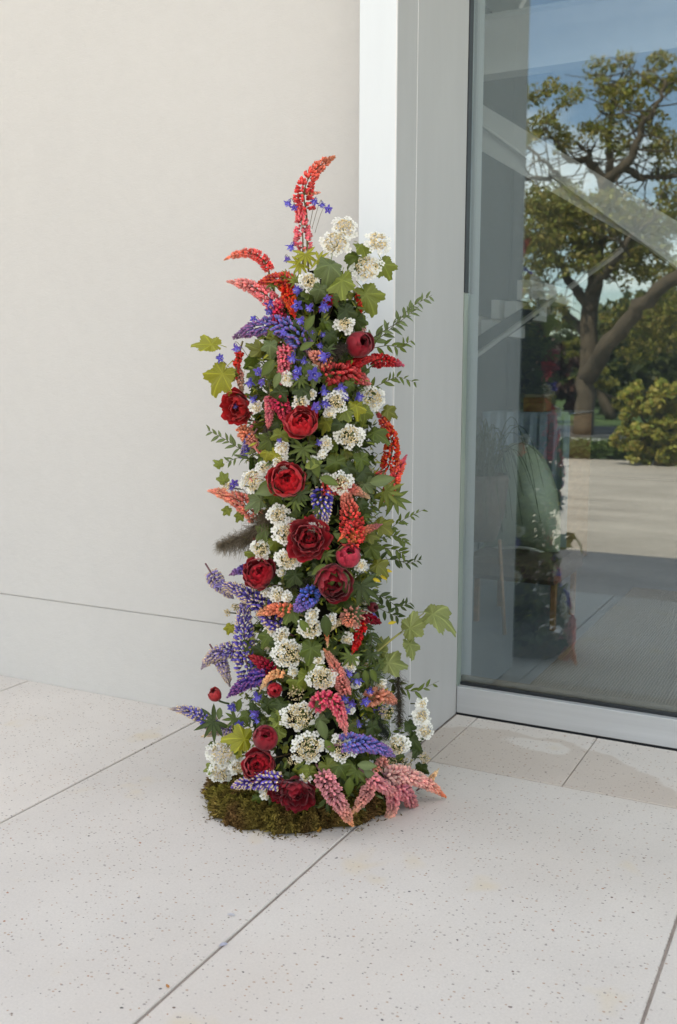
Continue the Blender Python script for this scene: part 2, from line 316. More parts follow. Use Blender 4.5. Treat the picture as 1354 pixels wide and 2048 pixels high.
def glassm():
    m = bpy.data.materials.new('coated_glass'); m.use_nodes = True; n, l = m.node_tree.nodes, m.node_tree.links; n.clear()
    o = n.new('ShaderNodeOutputMaterial'); tr = n.new('ShaderNodeBsdfTransparent'); tr.inputs[0].default_value = (.87, .91, .93, 1)
    g = n.new('ShaderNodeBsdfGlossy'); g.inputs['Roughness'].default_value = 0; g.inputs[0].default_value = (.84, .97, 1, 1)
    lw = n.new('ShaderNodeLayerWeight'); lw.inputs['Blend'].default_value = .5; pw = n.new('ShaderNodeMath'); pw.operation = 'POWER'; pw.inputs[1].default_value = 5
    fr = n.new('ShaderNodeMath'); fr.operation = 'MULTIPLY_ADD'; fr.inputs[1].default_value = .86; fr.inputs[2].default_value = .14; mx_ = n.new('ShaderNodeMixShader')
    l.new(lw.outputs['Facing'], pw.inputs[0]); l.new(pw.outputs[0], fr.inputs[0])
    l.new(fr.outputs[0], mx_.inputs[0]); l.new(tr.outputs[0], mx_.inputs[1]); l.new(g.outputs[0], mx_.inputs[2]); l.new(mx_.outputs[0], o.inputs[0]); return m
GLASS = glassm()

# ------------------------------------------------------------------ ground
def sheet(name, x0, x1, y0, y1, z, m, parent=None):
    mb = MB().add([(x0, y0, z), (x1, y0, z), (x1, y1, z), (x0, y1, z)], [(0, 1, 2, 3)]); return link(name, mb.mesh(name, m, False), parent)
tag(sheet('ground', -600, 600, -600, 600, -.03, GRASS), kind='structure')
gv = [(40, 3.9, -.007), (-40, 3.9, -.007)]
for i in range(261):
    x = -40+80*i/260; gv.append((x, -9.25+.22*math.sin(x*.5)+.10*math.sin(x*1.9+1)+rnd.uniform(-.09, .09), -.007))
tag(link('gravel_court', MB().add(gv, [tuple(range(len(gv)))]).mesh('gravel_court', None, False)), kind='structure').data.materials.append(GRAVEL)
pav = empty('pavement', (0, 0, 0)); tag(pav, kind='structure')
XJ = [-6.31, -5.31, -4.31, -3.315, -2.315, -1.313, -.333, .66, 1.65, 2.65]
g = .0042
for i in range(len(XJ)-1):
    x0, x1 = XJ[i]+g, XJ[i+1]-g
    y1 = 3.2585 if x0 > -1.35 else 3.299
    s_ = boxo('paving_slab', (x0, 1.275, -.05), (x1, y1, rnd.uniform(-.0008, .0008)), SLAB, pav, .0025)
RX = [-1.405, -1.313, -.822, -.333, .17, .66, 1.16, 1.65, 2.15, 2.65]
for i in range(len(RX)-1):
    boxo('paving_slab', (RX[i]+.0022, 3.2645, -.05), (RX[i+1]-.0022, 3.782, rnd.uniform(-.0008, .0008)), SLAB, pav, .002)

# ------------------------------------------------------------------ building
bw = empty('plastered_wall', (-3, 3.3, 0)); tag(bw, 'smooth off-white plastered wall with a slightly recessed base, left of the metal pier', 'wall')
LZ = .392
def wpart(name, lo, hi, m, par, bev=0): 
    o = boxo(name, lo, hi, m, None, bev); o.parent = par; o.matrix_parent_inverse = mathutils.Matrix.Translation(-par.location); return o
wpart('upper_panel', (-12, 3.297, LZ+.0022), (-1.54, 3.6, 5.2), STUCCO, bw, .003)
wpart('plinth', (-12, 3.3005, -.03), (-1.54, 3.6, LZ), STUCCO, bw, .003)
pr = empty('metal_pier', (-1.47, 3.3, 0)); tag(pr, 'pale grey metal pier between the plastered wall and the glass', 'pier')
PXL = on_y(719, 100, 3.12)[0]
wpart('front_panel', (PXL, 3.12, .001), (-1.4105, 3.127, 5.2), METAL, pr, .0012)
wpart('pier_core', (PXL+.001, 3.128, .001), (-1.415, 3.98, 5.2), METAL_SHADED, pr)
wpart('side_panel', (-1.4145, 3.128, .001), (-1.409, 3.2935, 5.19), METAL_SHADED, pr, .0008)
wpart('bead', (-1.4145, 3.2945, .001), (-1.4078, 3.2975, 5.19), BEAD, pr)
wpart('side_panel', (-1.4145, 3.2985, .001), (-1.409, 3.786, 5.19), METAL_SHADED, pr, .0008)
bo = link('corner_glint_strip', box(MB(), (-1.4112, 3.1205, .001), (-1.4076, 3.1275, 5.19)).mesh('corner_glint_strip', BEAD, False)); bo.parent = pr; bo.matrix_parent_inverse = mathutils.Matrix.Translation(-pr.location)  # pale strip painting the light that the bevelled corner catches
# glazed screen
gd = empty('glazed_screen', (-.4, 3.83, 0)); tag(gd, 'tall fixed glass pane in a grey metal sill, reflecting trees and sky', 'window')
wpart('sill', (-1.409, 3.789, .006), (3.4, 3.93, .118), SILLM, gd, .002)
wpart('drip_gap', (-1.409, 3.797, -.03), (3.4, 3.92, .0055), BLACK, gd)
wpart('gasket', (-1.404, 3.818, .1185), (3.4, 3.829, .131), BLACK, gd, .001)
wpart('glazing_bead', (-1.409, 3.846, .1185), (3.4, 3.862, .150), TANTRIM, gd)
wpart('edge_strip', (-1.4105, 3.787, .119), (-1.405, 3.828, 1.72), GREENEDGE, gd, .001)
wpart('edge_strip', (-1.4105, 3.787, 1.723), (-1.405, 3.828, 5.1), BLACK, gd, .001)
wpart('glass_pane', (-1.4085, GY, .120), (3.4, GY+.012, 5.1), GLASS, gd)
wpart('head_frame', (-1.409, 3.789, 5.101), (3.4, 3.93, 5.2), SILLM, gd)
# rest of the building
bl = empty('building', (0, 8, 0)); tag(bl, 'flat-roofed building behind the wall, its hall seen dimly through the glass', 'building')
wpart('roof', (-12, 3.25, 5.201), (6, 14, 5.45), WHITEW, bl)
wpart('right_wall', (3.42, 3.3, -.03), (3.7, 7.0, .3), WHITEW, bl); wpart('right_wall', (3.42, 7.001, -.03), (3.7, 14, 2.3), WHITEW, bl); wpart('right_wall', (3.42, 3.3, 4.75), (3.7, 14, 5.2), WHITEW, bl)  # unseen side wall, opened up to let sky light into the hall
for y_, zb in ((3.3, .301), (7.0, 2.301), (10.4, 2.301), (13.75, 2.301)): wpart('light_opening_post', (3.45, y_, zb), (3.67, y_+.25, 4.749), STEEL, bl)  # posts of the unseen opening added to brighten the hall
wpart('inner_wall', (-3.9, 3.99, -.01), (-3.7, 14, 5.2), INTW, bl)
wpart('inner_wall', (-3.69, 3.99, -.01), (-1.78, 4.1, 5.2), INTW, bl)
wpart('back_wall', (-3.69, 13.8, -.01), (3.41, 14, 5.2), INTW, bl)
tag(sheet('interior_floor', -3.69, 3.4, 3.935, 13.8, .012, ITILE), kind='structure')
for i in range(1, 8):
    x = -3.69+i*.9; pass
rug = boxo('rug', (-1.235, 4.0, .0125), (3.0, 6.6, .022), SISAL); tag(rug, 'coarse beige woven rug on the floor behind the glass', 'rug')

# roof truss and deep beam inside
def strip_between(name, p, q, w_, th, m, parent):          # square bar from p to q
    return link(name, tube(MB(), [p, q], w_, k=4).mesh(name, m, False), parent)
tt = empty('roof_truss', (0, 0, 0)); tag(tt, 'white steel lattice truss high up behind the glass', 'truss')
YT = 6.5
ax = on_y(940, 40, YT); bx_ = on_y(1354, -28, YT); zt = ax[2]
strip_between('bottom_chord', (-4.5+1, YT, zt), (3.2, YT, zt), .02, .02, STEEL, tt); strip_between('top_chord', (-3.5, YT, zt+.55), (3.2, YT, zt+.55), .02, .02, STEEL, tt)
for k in range(20):
    x = -3.4+k*.33
    strip_between('web_bar', (x, YT, zt+.02), (x+(.0 if k % 2 else .33), YT, zt+.53), .018, .01, STEEL, tt)
db = empty('deep_beam', (0, YT+.3, zt-.3)); tag(db, 'wide pale grey beam under the roof truss, behind the glass', 'beam')
wpart('face_board', (-3.6, YT+.35, on_y(1000, 145, YT+.35)[2]), (3.3, YT+.5, on_y(1000, 35, YT+.35)[2]), WHITEW, db)
# stair: upper flight falls to the right, lower flight climbs to the right
st = empty('staircase', (0, 0, 0)); tag(st, 'pale stair with two crossing flights and a thin handrail, seen through the glass', 'staircase')
YS = 7.2
a, b_, c_, d_ = on_y(900, 265, YS), on_y(1500, 615, YS), on_y(1500, 530, YS), on_y(900, 170, YS)
panel('upper_stringer', a, b_, c_, d_, -.05, WHITEW, st)
strip_between('upper_edge_rail', on_y(900, 205, YS-.03), on_y(1500, 640, YS-.03), .014, .01, STEEL, st)
YL = 7.9
panel('lower_stringer', on_y(905, 745, YL), on_y(1075, 630, YL), on_y(1075, 596, YL), on_y(905, 705, YL), -.05, INTW, st)
strip_between('handrail', on_y(905, 745, YL-.04), on_y(1245, 498, YL-.04), .022, .01, STEEL, st)
for k, (u, v, w_, h_) in enumerate([(938, 633, 22, 37), (965, 640, 24, 30), (986, 600, 16, 38), (1012, 603, 24, 32), (1037, 560, 26, 40), (1066, 566, 26, 34)]):
    p = on_y(u, v+h_, YL+.1); q = on_y(u+w_, v, YL+.1)
    wpart('step', (p[0], YL+.05+k*.002, p[2]), (q[0], YL+.95, q[2]), WHITEW, st)
# counter with blue cloth
p0 = on_y(968, 826, 7.0); p1 = on_y(1142, 835, 7.0)
ct = boxo('counter', (p0[0]+.02, 7.02, .013), (p1[0]-.02, 7.7, p0[2]-.015), WOODM); tag(ct, 'long wooden counter under the blue cloth behind the glass', 'counter')
def drape(x0, x1, y0, y1, zt, zb, name, m):
    mb = MB(); n = 60; path = []
    for i in range(n+1): path.append((x0+(x1-x0)*i/n, y0))
    vs = []; rows = [(0, zt, .35), (1, zt, 0), (2, zt-.12, 0), (3, (zt+zb)/2, 0), (4, zb, 0)]
    for k, z, inn in rows:
        for i, (x, y) in enumerate(path):
            am = .0 if k < 2 else .035*(k-1)/3*(math.sin(i*.8)+.6*math.sin(i*1.9+1))
            vs.append((x, y+inn*2-am, z))
    f = [(r_*(n+1)+i, r_*(n+1)+i+1, (r_+1)*(n+1)+i+1, (r_+1)*(n+1)+i) for r_ in range(4) for i in range(n)]
    mb.add(vs, f); me = mb.mesh(name, m); o = link(name, me); md = o.modifiers.new('s', 'SOLIDIFY'); md.thickness = .006; return o
dc = drape(p0[0], p1[0], 6.98, 7.7, p0[2]+.004, .05, 'tablecloth', BLUEC); tag(dc, 'blue-grey cloth falling in folds over the counter', 'tablecloth')
q0 = on_y(1046, 822, 7.1); q1 = on_y(1088, 795, 7.1)
wb = empty('wooden_box', ((q0[0]+q1[0])/2, 7.2, p0[2])); tag(wb, 'small open wooden box standing on the blue-draped counter', 'box')
wpart('box_body', (q0[0], 7.1, p0[2]+.012), (q1[0], 7.3, q1[2]), WOODM, wb, .003); wpart('lid', (q0[0]+.01, 7.09, q1[2]+.001), (q1[0]+.012, 7.31, q1[2]+.02), TANTRIM, wb, .002)
# armchair with a green shell
def armchair():
    base = on_z(1060, 1290, .02); yc = 5.35
    r0 = empty('shell_armchair', (on_y(1040, 1110, yc)[0], yc, .02)); tag(r0, 'green high-backed shell armchair seen from behind through the glass', 'armchair')
    out = [(958, 1103), (985, 1050), (990, 1000), (990, 930), (1000, 903), (1030, 880), (1062, 888), (1085, 908), (1106, 950), (1120, 1000), (1122, 1060), (1119, 1118)]
    low = [(958, 1104), (990, 1096), (1030, 1094), (1060, 1096), (1090, 1106), (1119, 1119)]
    n = 14
    def interp(pl, t):
        t = t*(len(pl)-1); i = min(int(t), len(pl)-2); f_ = t-i; return (pl[i][0]*(1-f_)+pl[i+1][0]*f_, pl[i][1]*(1-f_)+pl[i+1][1]*f_)
    vs = []; m_ = 10
    for i in range(n+1):
        t = i/n; o_ = interp(out, t); l_ = interp(low, t)
        for j in range(m_+1):
            s_ = j/m_; u = l_[0]*(1-s_)+o_[0]*s_; v = l_[1]*(1-s_)+o_[1]*s_
            bulge = .35*(4*t*(1-t))*(.35+.65*math.sin(PI*min(1, s_*.9+.05)))
            vs.append(on_y(u, v, yc-bulge+.3))
    f = [(i*(m_+1)+j, (i+1)*(m_+1)+j, (i+1)*(m_+1)+j+1, i*(m_+1)+j+1) for i in range(n) for j in range(m_)]
    o = link('shell', MB().add(vs, f).mesh('shell', SHELLG)); o.parent = r0; o.matrix_parent_inverse = mathutils.Matrix.Translation(-r0.location)
    md = o.modifiers.new('s', 'SOLIDIFY'); md.thickness = .03
    edge = [vs[i*(m_+1)] for i in range(n+1)]
    o = link('piping', tube(MB(), edge, .012).mesh('piping', CREAMF)); o.parent = r0; o.matrix_parent_inverse = mathutils.Matrix.Translation(-r0.location)
    c = on_y(1040, 1110, yc); x = c[0]; z = c[2]
    wpart('seat', (x-.3, yc-.15, z-.13), (x+.26, yc+.42, z-.005), RATTAN, r0, .03)
    for dx in (-.24, .2):
        for dy in (-.08, .34):
            wpart('leg', (x+dx, yc+dy, .013), (x+dx+.03, yc+dy+.03, z-.131), WOODM, r0, .003)
armchair()
# plant in a pot on a stand, just behind the pier
pb = on_y(967, 1000, 5.0)
pt = empty('plant_pot', (pb[0]-.02, 5.0, .02)); tag(pt, 'dark brown woven pot on slim legs, left behind the glass', 'plant pot')
prof = [(0.02, on_y(967, 1082, 5.)[2]), (.09, on_y(967, 1080, 5.)[2]), (.13, on_y(967, 1030, 5.)[2]), (.15, on_y(967, 960, 5.)[2]), (.14, on_y(967, 948, 5.)[2]), (.12, on_y(967, 952, 5.)[2]), (.02, on_y(967, 962, 5.)[2])]
vs = [(pb[0]-.02+r_*math.cos(a), 5.+r_*math.sin(a), z) for r_, z in prof for a in np.linspace(0, 2*PI, 20, endpoint=False)]
f = [(i*20+j, i*20+(j+1) % 20, (i+1)*20+(j+1) % 20, (i+1)*20+j) for i in range(len(prof)-1) for j in range(20)]
o = link('pot_body', MB().add(vs, f).mesh('pot_body', RATTAN)); o.parent = pt; o.matrix_parent_inverse = mathutils.Matrix.Translation(-pt.location)
for a in (0.5, 2.6, 4.7):
    x = pb[0]-.02; o = link('leg', tube(MB(), [(x+.11*math.cos(a), 5+.11*math.sin(a), prof[1][1]), (x+.15*math.cos(a), 5+.15*math.sin(a), .014)], .011).mesh('leg', WOODM)); o.parent = pt; o.matrix_parent_inverse = mathutils.Matrix.Translation(-pt.location)
gp = MB(); top = np.array([pb[0]-.02, 5., prof[3][1]])
for k in range(110):
    a = rnd.uniform(0, 2*PI); r_ = rnd.uniform(.1, .34); hgt = rnd.uniform(.15, .42); drop = rnd.uniform(-.25, .12)
    p = top + np.array([rnd.uniform(-.06, .06), rnd.uniform(-.06, .06), 0]); d = np.array([math.cos(a), math.sin(a), 0])
    pts = bez(p, p+d*r_*.5+np.array([0, 0, hgt*1.6]), p+d*r_+np.array([0, 0, drop]), 9)
    tube(gp, pts, np.linspace(.0035, .0012, 9), (.05, .08, .035), 3)
o = link('grass_plant', gp.mesh('grass_plant', LEAF)); tag(o, 'arching thin-leaved grass plant growing from the brown pot behind the glass', 'plant')

# ------------------------------------------------------------------ the garden the glass reflects
def leafcloud(mb, centers, radii, dens, size, cols, rng=nr, flat=.75):
    for c, r_ in zip(centers, radii):
        n = int(dens*r_**2)+8
        p = rng.normal(0, 1, (n, 3)); p /= np.linalg.norm(p, axis=1)[:, None]; p *= (rng.random((n, 1))**.45)*r_; p[:, 2] *= flat; p += c
        d1 = rng.normal(0, 1, (n, 3)); d1 /= np.linalg.norm(d1, axis=1)[:, None]; d2 = np.cross(d1, rng.normal(0, 1, (n, 3))); d2 /= np.linalg.norm(d2, axis=1)[:, None]
        s = size*rng.uniform(.6, 1.3, (n, 1))
        v = np.stack([p-d1*s, p+d2*s*.55, p+d1*s, p-d2*s*.55], 1).reshape(-1, 3)
        base = np.array(cols)[rng.integers(0, len(cols), n)]*rng.uniform(.75, 1.25, (n, 1))
        mb.add(v, (np.arange(n)[:, None]*4+np.arange(4)[None]+0).tolist(), np.repeat(base, 4, 0))
OAKC = [(.21, .20, .045), (.25, .22, .055), (.16, .18, .04), (.27, .21, .07)]
def oak():
    D = 25.
    def P(u, v, o_=0.): return far(u, v, D+o_)
    b0 = P(1165, 862); b0[2] = -.02
    r0 = empty('oak_tree', b0); tag(r0, 'old spreading oak with crooked bare limbs and olive leaves, reflected in the glass', 'tree')
    tr = MB()
    limbs = [([(1165, 868, 0), (1172, 780, 0), (1180, 640, .2), (1192, 520, .2), (1200, 440, 0), (1210, 375, 0)], (.26, .14)),
             ([(1172, 760, 0), (1215, 690, -1), (1270, 620, -1.5), (1340, 560, -2), (1430, 520, -2)], (.22, .13)),
             ([(1210, 378, 0), (1195, 345, .3), (1170, 318, .5), (1135, 322, .4), (1110, 280, .4), (1085, 255, 0)], (.13, .03)),
             ([(1185, 345, .3), (1178, 305, 0), (1160, 290, 0)], (.07, .02)),
             ([(1210, 378, 0), (1232, 345, -.4), (1265, 318, -.6), (1280, 260, -.6), (1310, 220, -.8), (1330, 160, -.8)], (.15, .03)),
             ([(1245, 335, -.4), (1285, 355, 0), (1330, 357, 0), (1400, 350, 0)], (.09, .03)),
             ([(1218, 350, 0), (1216, 280, 0), (1225, 200, .4), (1245, 130, .4)], (.10, .02)),
             ([(1196, 470, .3), (1160, 400, 1), (1120, 355, 1), (1075, 355, 1), (1030, 362, 1)], (.12, .03)),
             ([(1120, 355, 1), (1095, 330, 1.2), (1060, 300, 1.4), (1035, 250, 1.2)], (.06, .015)),
             ([(1182, 620, 0), (1140, 560, 1), (1100, 500, 1), (1040, 460, 1.4)], (.14, .04)),
             ([(1186, 580, 0), (1230, 520, -1), (1260, 470, -1), (1320, 430, -1)], (.12, .03)),
             ([(1178, 680, 0), (1130, 620, 1.4), (1080, 590, 2), (1010, 560, 2)], (.13, .03))]
    for pts, (ra, rb) in limbs:
        q = np.array([P(*p) for p in pts]); 
        t = np.linspace(0, len(q)-1, len(q)*4); q2 = np.stack([np.interp(t, range(len(q)), q[:, k]) for k in range(3)], 1)
        q2[1:-1] = (q2[:-2]+q2[1:-1]*2+q2[2:])/4; q2[2:-1] += nr.normal(0, .03, (len(q2)-3, 3))
        tube(tr, q2, np.linspace(ra, rb, len(q2)), (1, 1, 1), 7)
        for k in range(3, len(q2)-1):
            if rb < .1:
                for _ in range(2):
                    e = q2[k]+nr.normal(0, .5, 3); tube(tr, bez(q2[k], (q2[k]+e)/2+nr.normal(0, .15, 3), e, 5), np.linspace(.025, .006, 5), (1, 1, 1), 3)
    me = tr.mesh('trunk', BARK, True, b0); link('trunk', me, r0)
    cr_ = MB(); cs, rs = [], []
    def blob(u, v, r_, o_=0., n=1):
        for _ in range(n): 
            for _k in range(int(3+r_*r_/(95 if v < 340 else 50))):
                a_ = rnd.uniform(0, 2*PI); q_ = math.sqrt(rnd.random())*r_*1.15; cs.append(P(u+q_*math.cos(a_), v+q_*math.sin(a_)*.9, o_+rnd.uniform(-1, 1)*r_/50)); rs.append(rnd.uniform(.12, .36))
    for u, v, r_ in [(1060, 190, 12), (1045, 270, 22), (1090, 235, 16), (1095, 170, 14), (1130, 205, 10), (1150, 180, 14), (1115, 260, 20), (1140, 285, 18), (1070, 260, 18),
                     (1200, 140, 22), (1240, 120, 16), (1250, 170, 26), (1215, 190, 22), (1280, 185, 26), (1300, 150, 18), (1320, 130, 20), (1350, 170, 24), (1225, 235, 28), (1265, 235, 28), (1200, 260, 20), (1310, 240, 26), (1340, 280, 30), (1235, 290, 24), (1180, 255, 14),
                     (1330, 320, 34), (1355, 400, 40), (1060, 410, 26), (1100, 400, 34), (1140, 400, 38), (1065, 450, 34), (1110, 450, 44), (1160, 440, 46), (1210, 430, 44), (1250, 410, 36), (1075, 500, 36), (1130, 500, 44), (1190, 500, 40), (1240, 480, 44), (1285, 460, 40), (1330, 470, 38), (1060, 560, 30), (1250, 540, 36), (1290, 520, 30), (1340, 540, 34), (1310, 620, 44), (1350, 660, 46), (1280, 680, 44), (1230, 640, 30), (1090, 620, 40), (1060, 660, 34)]:
        blob(u, v, r_)
    leafcloud(cr_, cs, rs, 330, .060, OAKC, flat=.6)
    link('crown', cr_.mesh('crown', TREELEAF, False, b0), r0, stuff=True)
oak()
def bushtree(name, label, cat, u, vb, dist, crown, cols, size=.12, dens=1500, trunk=True, group=None):
    b0 = far(u, vb, dist); b0[2] = -.02
    r0 = empty(name, b0); tag(r0, label, cat, group)
    if trunk:
        tp = far(crown[0][0], crown[0][1], dist); t_ = MB(); tube(t_, bez(b0, (b0+tp)/2+np.array([.2, 0, 0]), tp, 7), np.linspace(.16, .05, 7)*dist/25, k=6)
        for c in crown[1:]:
            e = far(c[0], c[1], dist+c[3] if len(c) > 3 else dist); m_ = b0+(tp-b0)*.6; tube(t_, bez(m_, (m_+e)/2+np.array([0, 0, -.3]), e, 6), np.linspace(.06, .015, 6)*dist/25, k=5)
        link('trunk', t_.mesh('trunk', BARK, True, b0), r0)
    mb = MB(); cs, rs = [], []
    for c in crown:
        for _ in range(14):
            a_ = rnd.uniform(0, 2*PI); q_ = math.sqrt(rnd.random())*c[2]*1.05; cs.append(far(c[0]+q_*math.cos(a_), c[1]+q_*math.sin(a_)*.85, dist+rnd.uniform(-.7, .7)*c[2]/1995*dist)); rs.append(c[2]/1995*dist*rnd.uniform(.22, .46))
    leafcloud(mb, cs, rs, dens*(25/dist)**2*.62, size, cols)
    link('crown', mb.mesh('crown', TREELEAF, False, b0), r0, stuff=True); return r0
YG = [(.36, .36, .08), (.44, .40, .09), (.27, .32, .07), (.42, .33, .09)]
bushtree('maple_shrub', 'rounded yellow-green maple shrub beside the sunlit gravel, reflected in the glass', 'shrub', 1320, 918, 16.5,
         [(1300, 790, 34), (1270, 800, 26), (1340, 790, 36), (1260, 840, 34), (1300, 850, 44), (1345, 850, 44), (1395, 830, 46), (1290, 900, 34), (1340, 900, 34), (1250, 880, 22), (1390, 890, 40)], YG, .055, 4200)
DG = [(.05, .07, .02), (.07, .085, .025), (.04, .055, .02), (.09, .10, .03)]
MR = [(.055, .02, .018), (.07, .028, .02), (.045, .018, .016)]
bushtree('red_leaved_tree', 'dark red-leaved tree left of the oak trunk, reflected in the glass', 'tree', 1095, 840, 31, [(1095, 720, 44), (1060, 700, 34), (1120, 750, 40), (1075, 770, 40), (1145, 790, 30), (1050, 640, 26), (1010, 740, 50)], MR, .13, 1800)
bushtree('dense_tree', 'dark green tree behind the oak trunk, reflected in the glass', 'tree', 1210, 830, 38, [(1210, 740, 46), (1250, 700, 42), (1170, 720, 36), (1230, 790, 36), (1270, 770, 36), (1190, 790, 34)], DG, .15, 1500)
bushtree('dense_tree', 'tall dark green tree at the right edge of the reflection, above the yellow shrub', 'tree', 1340, 830, 40, [(1340, 700, 60), (1380, 640, 60), (1300, 740, 50), (1360, 780, 50), (1420, 720, 70), (1330, 620, 40)], DG, .16, 1500)
bushtree('dense_tree', 'pale green garden tree low between trunk and shrub, reflected in the glass', 'tree', 1225, 820, 34, [(1140, 700, 20), (1200, 760, 26), (1160, 690, 16), (1245, 800, 20), (1150, 770, 16)], [(.20, .20, .04), (.25, .22, .05)], .11, 1500)
# low hedge along the gravel edge
hb = far(1250, 905, 17.4); hx = MB(); cs = []
for u in range(1120, 1460, 7): cs.append(far(u, 893+(u-1120)*.052, 17.6)+np.array([0, 0, -.02])); 
for c in cs: c[2] = .16
leafcloud(hx, cs, [.24]*len(cs), 3600, .035, [(.06, .10, .025), (.08, .13, .03), (.10, .14, .03)])
hb[2] = 0; o = link('low_hedge', hx.mesh('low_hedge', TREELEAF, False, hb), None, hb); tag(o, 'low clipped green hedge along the far edge of the gravel, reflected in the glass', 'hedge')
tag(sheet('road', -60, 60, -21, -15.5, -.018, ASPH), kind='structure'); tag(sheet('path', -60, 60, -15.2, -12.6, -.018, PALEROAD), kind='structure')
# distant belt of trees so that no horizon shows
fb = MB(); cs = []; rs = []
for k in range(170):
    a = -PI/2+rnd.uniform(-1.35, 1.35); R_ = rnd.uniform(52, 75); cs.append(np.array([R_*math.cos(a), R_*math.sin(a), rnd.uniform(.5, 4.5)])); rs.append(rnd.uniform(2.2, 3.6))
leafcloud(fb, cs, rs, 60, .38, DG+[(.10, .10, .04)])
o = link('far_woodland', fb.mesh('far_woodland', TREELEAF, False)); tag(o, kind='stuff'); tag(o, 'dark belt of trees beyond the road', 'woodland')

# ------------------------------------------------------------------ the flower column
B = on_z(635, 1592); B[2] = 0
hd = nrm(np.array([B[0], B[1], 0.])); rt = np.array([hd[1], -hd[0], 0.])     # away from the viewer / to the right
DIST = float(B@hd)
prof_v = [300, 450, 500, 560, 620, 680, 750, 850, 950, 1050, 1150, 1250, 1350, 1450, 1540, 1610]
prof_c = [612, 620, 645, 655, 645, 620, 612, 622, 628, 638, 636, 622, 630, 634, 640, 632]
prof_h = [6, 14, 42, 74, 78, 98, 118, 125, 132, 132, 132, 126, 138, 172, 182, 165]
def PLN(u, v):                                             # on the upright plane through the column's axis
    d = ray(u, v); t = DIST/(d@hd); return CAM + d*t
PZ = np.array([PLN(c, v) for c, v in zip(prof_c, prof_v)]); zz = PZ[::-1, 2]; cc_ = (PZ@rt)[::-1]; hh_ = (np.array(prof_h)*DIST/FPX)[::-1]
def prof(z): return float(np.interp(z, zz, cc_)), float(np.interp(z, zz, hh_))
def PT(u, v, push=0.):                                     # on the column's rounded surface, moved outward by push
    d = ray(u, v); k = d@hd; p = CAM + d*(DIST/k)
    for _ in range(3):
        c, h = prof(p[2]); s = (p@rt-c)/h; dep = .85*h*math.sqrt(max(0, 1-min(1, s*s)))+push; p = CAM + d*((DIST-dep)/k)
    return p
def OUT(p):
    c, h = prof(p[2]); s = p@rt-c; t = p@hd-DIST; return nrm(rt*s*.85+hd*t+np.array([0, 0, .02]))
TOCAM = lambda p: nrm(CAM-p)
arr = empty('flower_arrangement', B); tag(arr, 'tall column of lupins, dark red peonies and white viburnum on a moss base', 'flower arrangement')
def A(name, mb, m, loc, stuff=False, smooth=True):         # a mesh part whose origin sits at loc (world)
    return link(name, mb.mesh(name, m, smooth, loc), arr, np.asarray(loc)-B, stuff=stuff)
def SUB(name, mb, m, par, loc, stuff=False, smooth=True):
    return link(name, mb.mesh(name, m, smooth, loc), par, (0, 0, 0), stuff=stuff)

# --- templates
def ellip(rx, ry, rz, k=6, rings=4, bend=0., c0=(1, 1, 1), c1=None):
    vs = [(0, 0, -rz)]; 
    for i in range(1, rings):
        a = -PI/2+PI*i/rings
        for j in range(k): b_ = 2*PI*j/k; vs.append((rx*math.cos(a)*math.cos(b_), ry*math.cos(a)*math.sin(b_), rz*math.sin(a)))
    vs.append((0, 0, rz)); vs = np.array(vs); vs[:, 1] += bend*(vs[:, 2]/rz)**2*ry; f = []
    for j in range(k): f.append((0, 1+(j+1) % k, 1+j, 1+j))
    for i in range(rings-2):
        for j in range(k): a = 1+i*k; f.append((a+j, a+(j+1) % k, a+k+(j+1) % k, a+k+j))
    e = len(vs)-1; a = 1+(rings-2)*k
    for j in range(k): f.append((a+j, a+(j+1) % k, e, e))
    return vs, [tuple(dict.fromkeys(q)) for q in f]
BEAN = ellip(.52, .42, 1., 6, 4, .5); KEEL = ellip(.30, .34, .62, 5, 3, .3); BUD = ellip(.4, .4, 1., 5, 3, .2); BEAD = BEAD
BEADM = ellip(1, 1, 1, 5, 3)

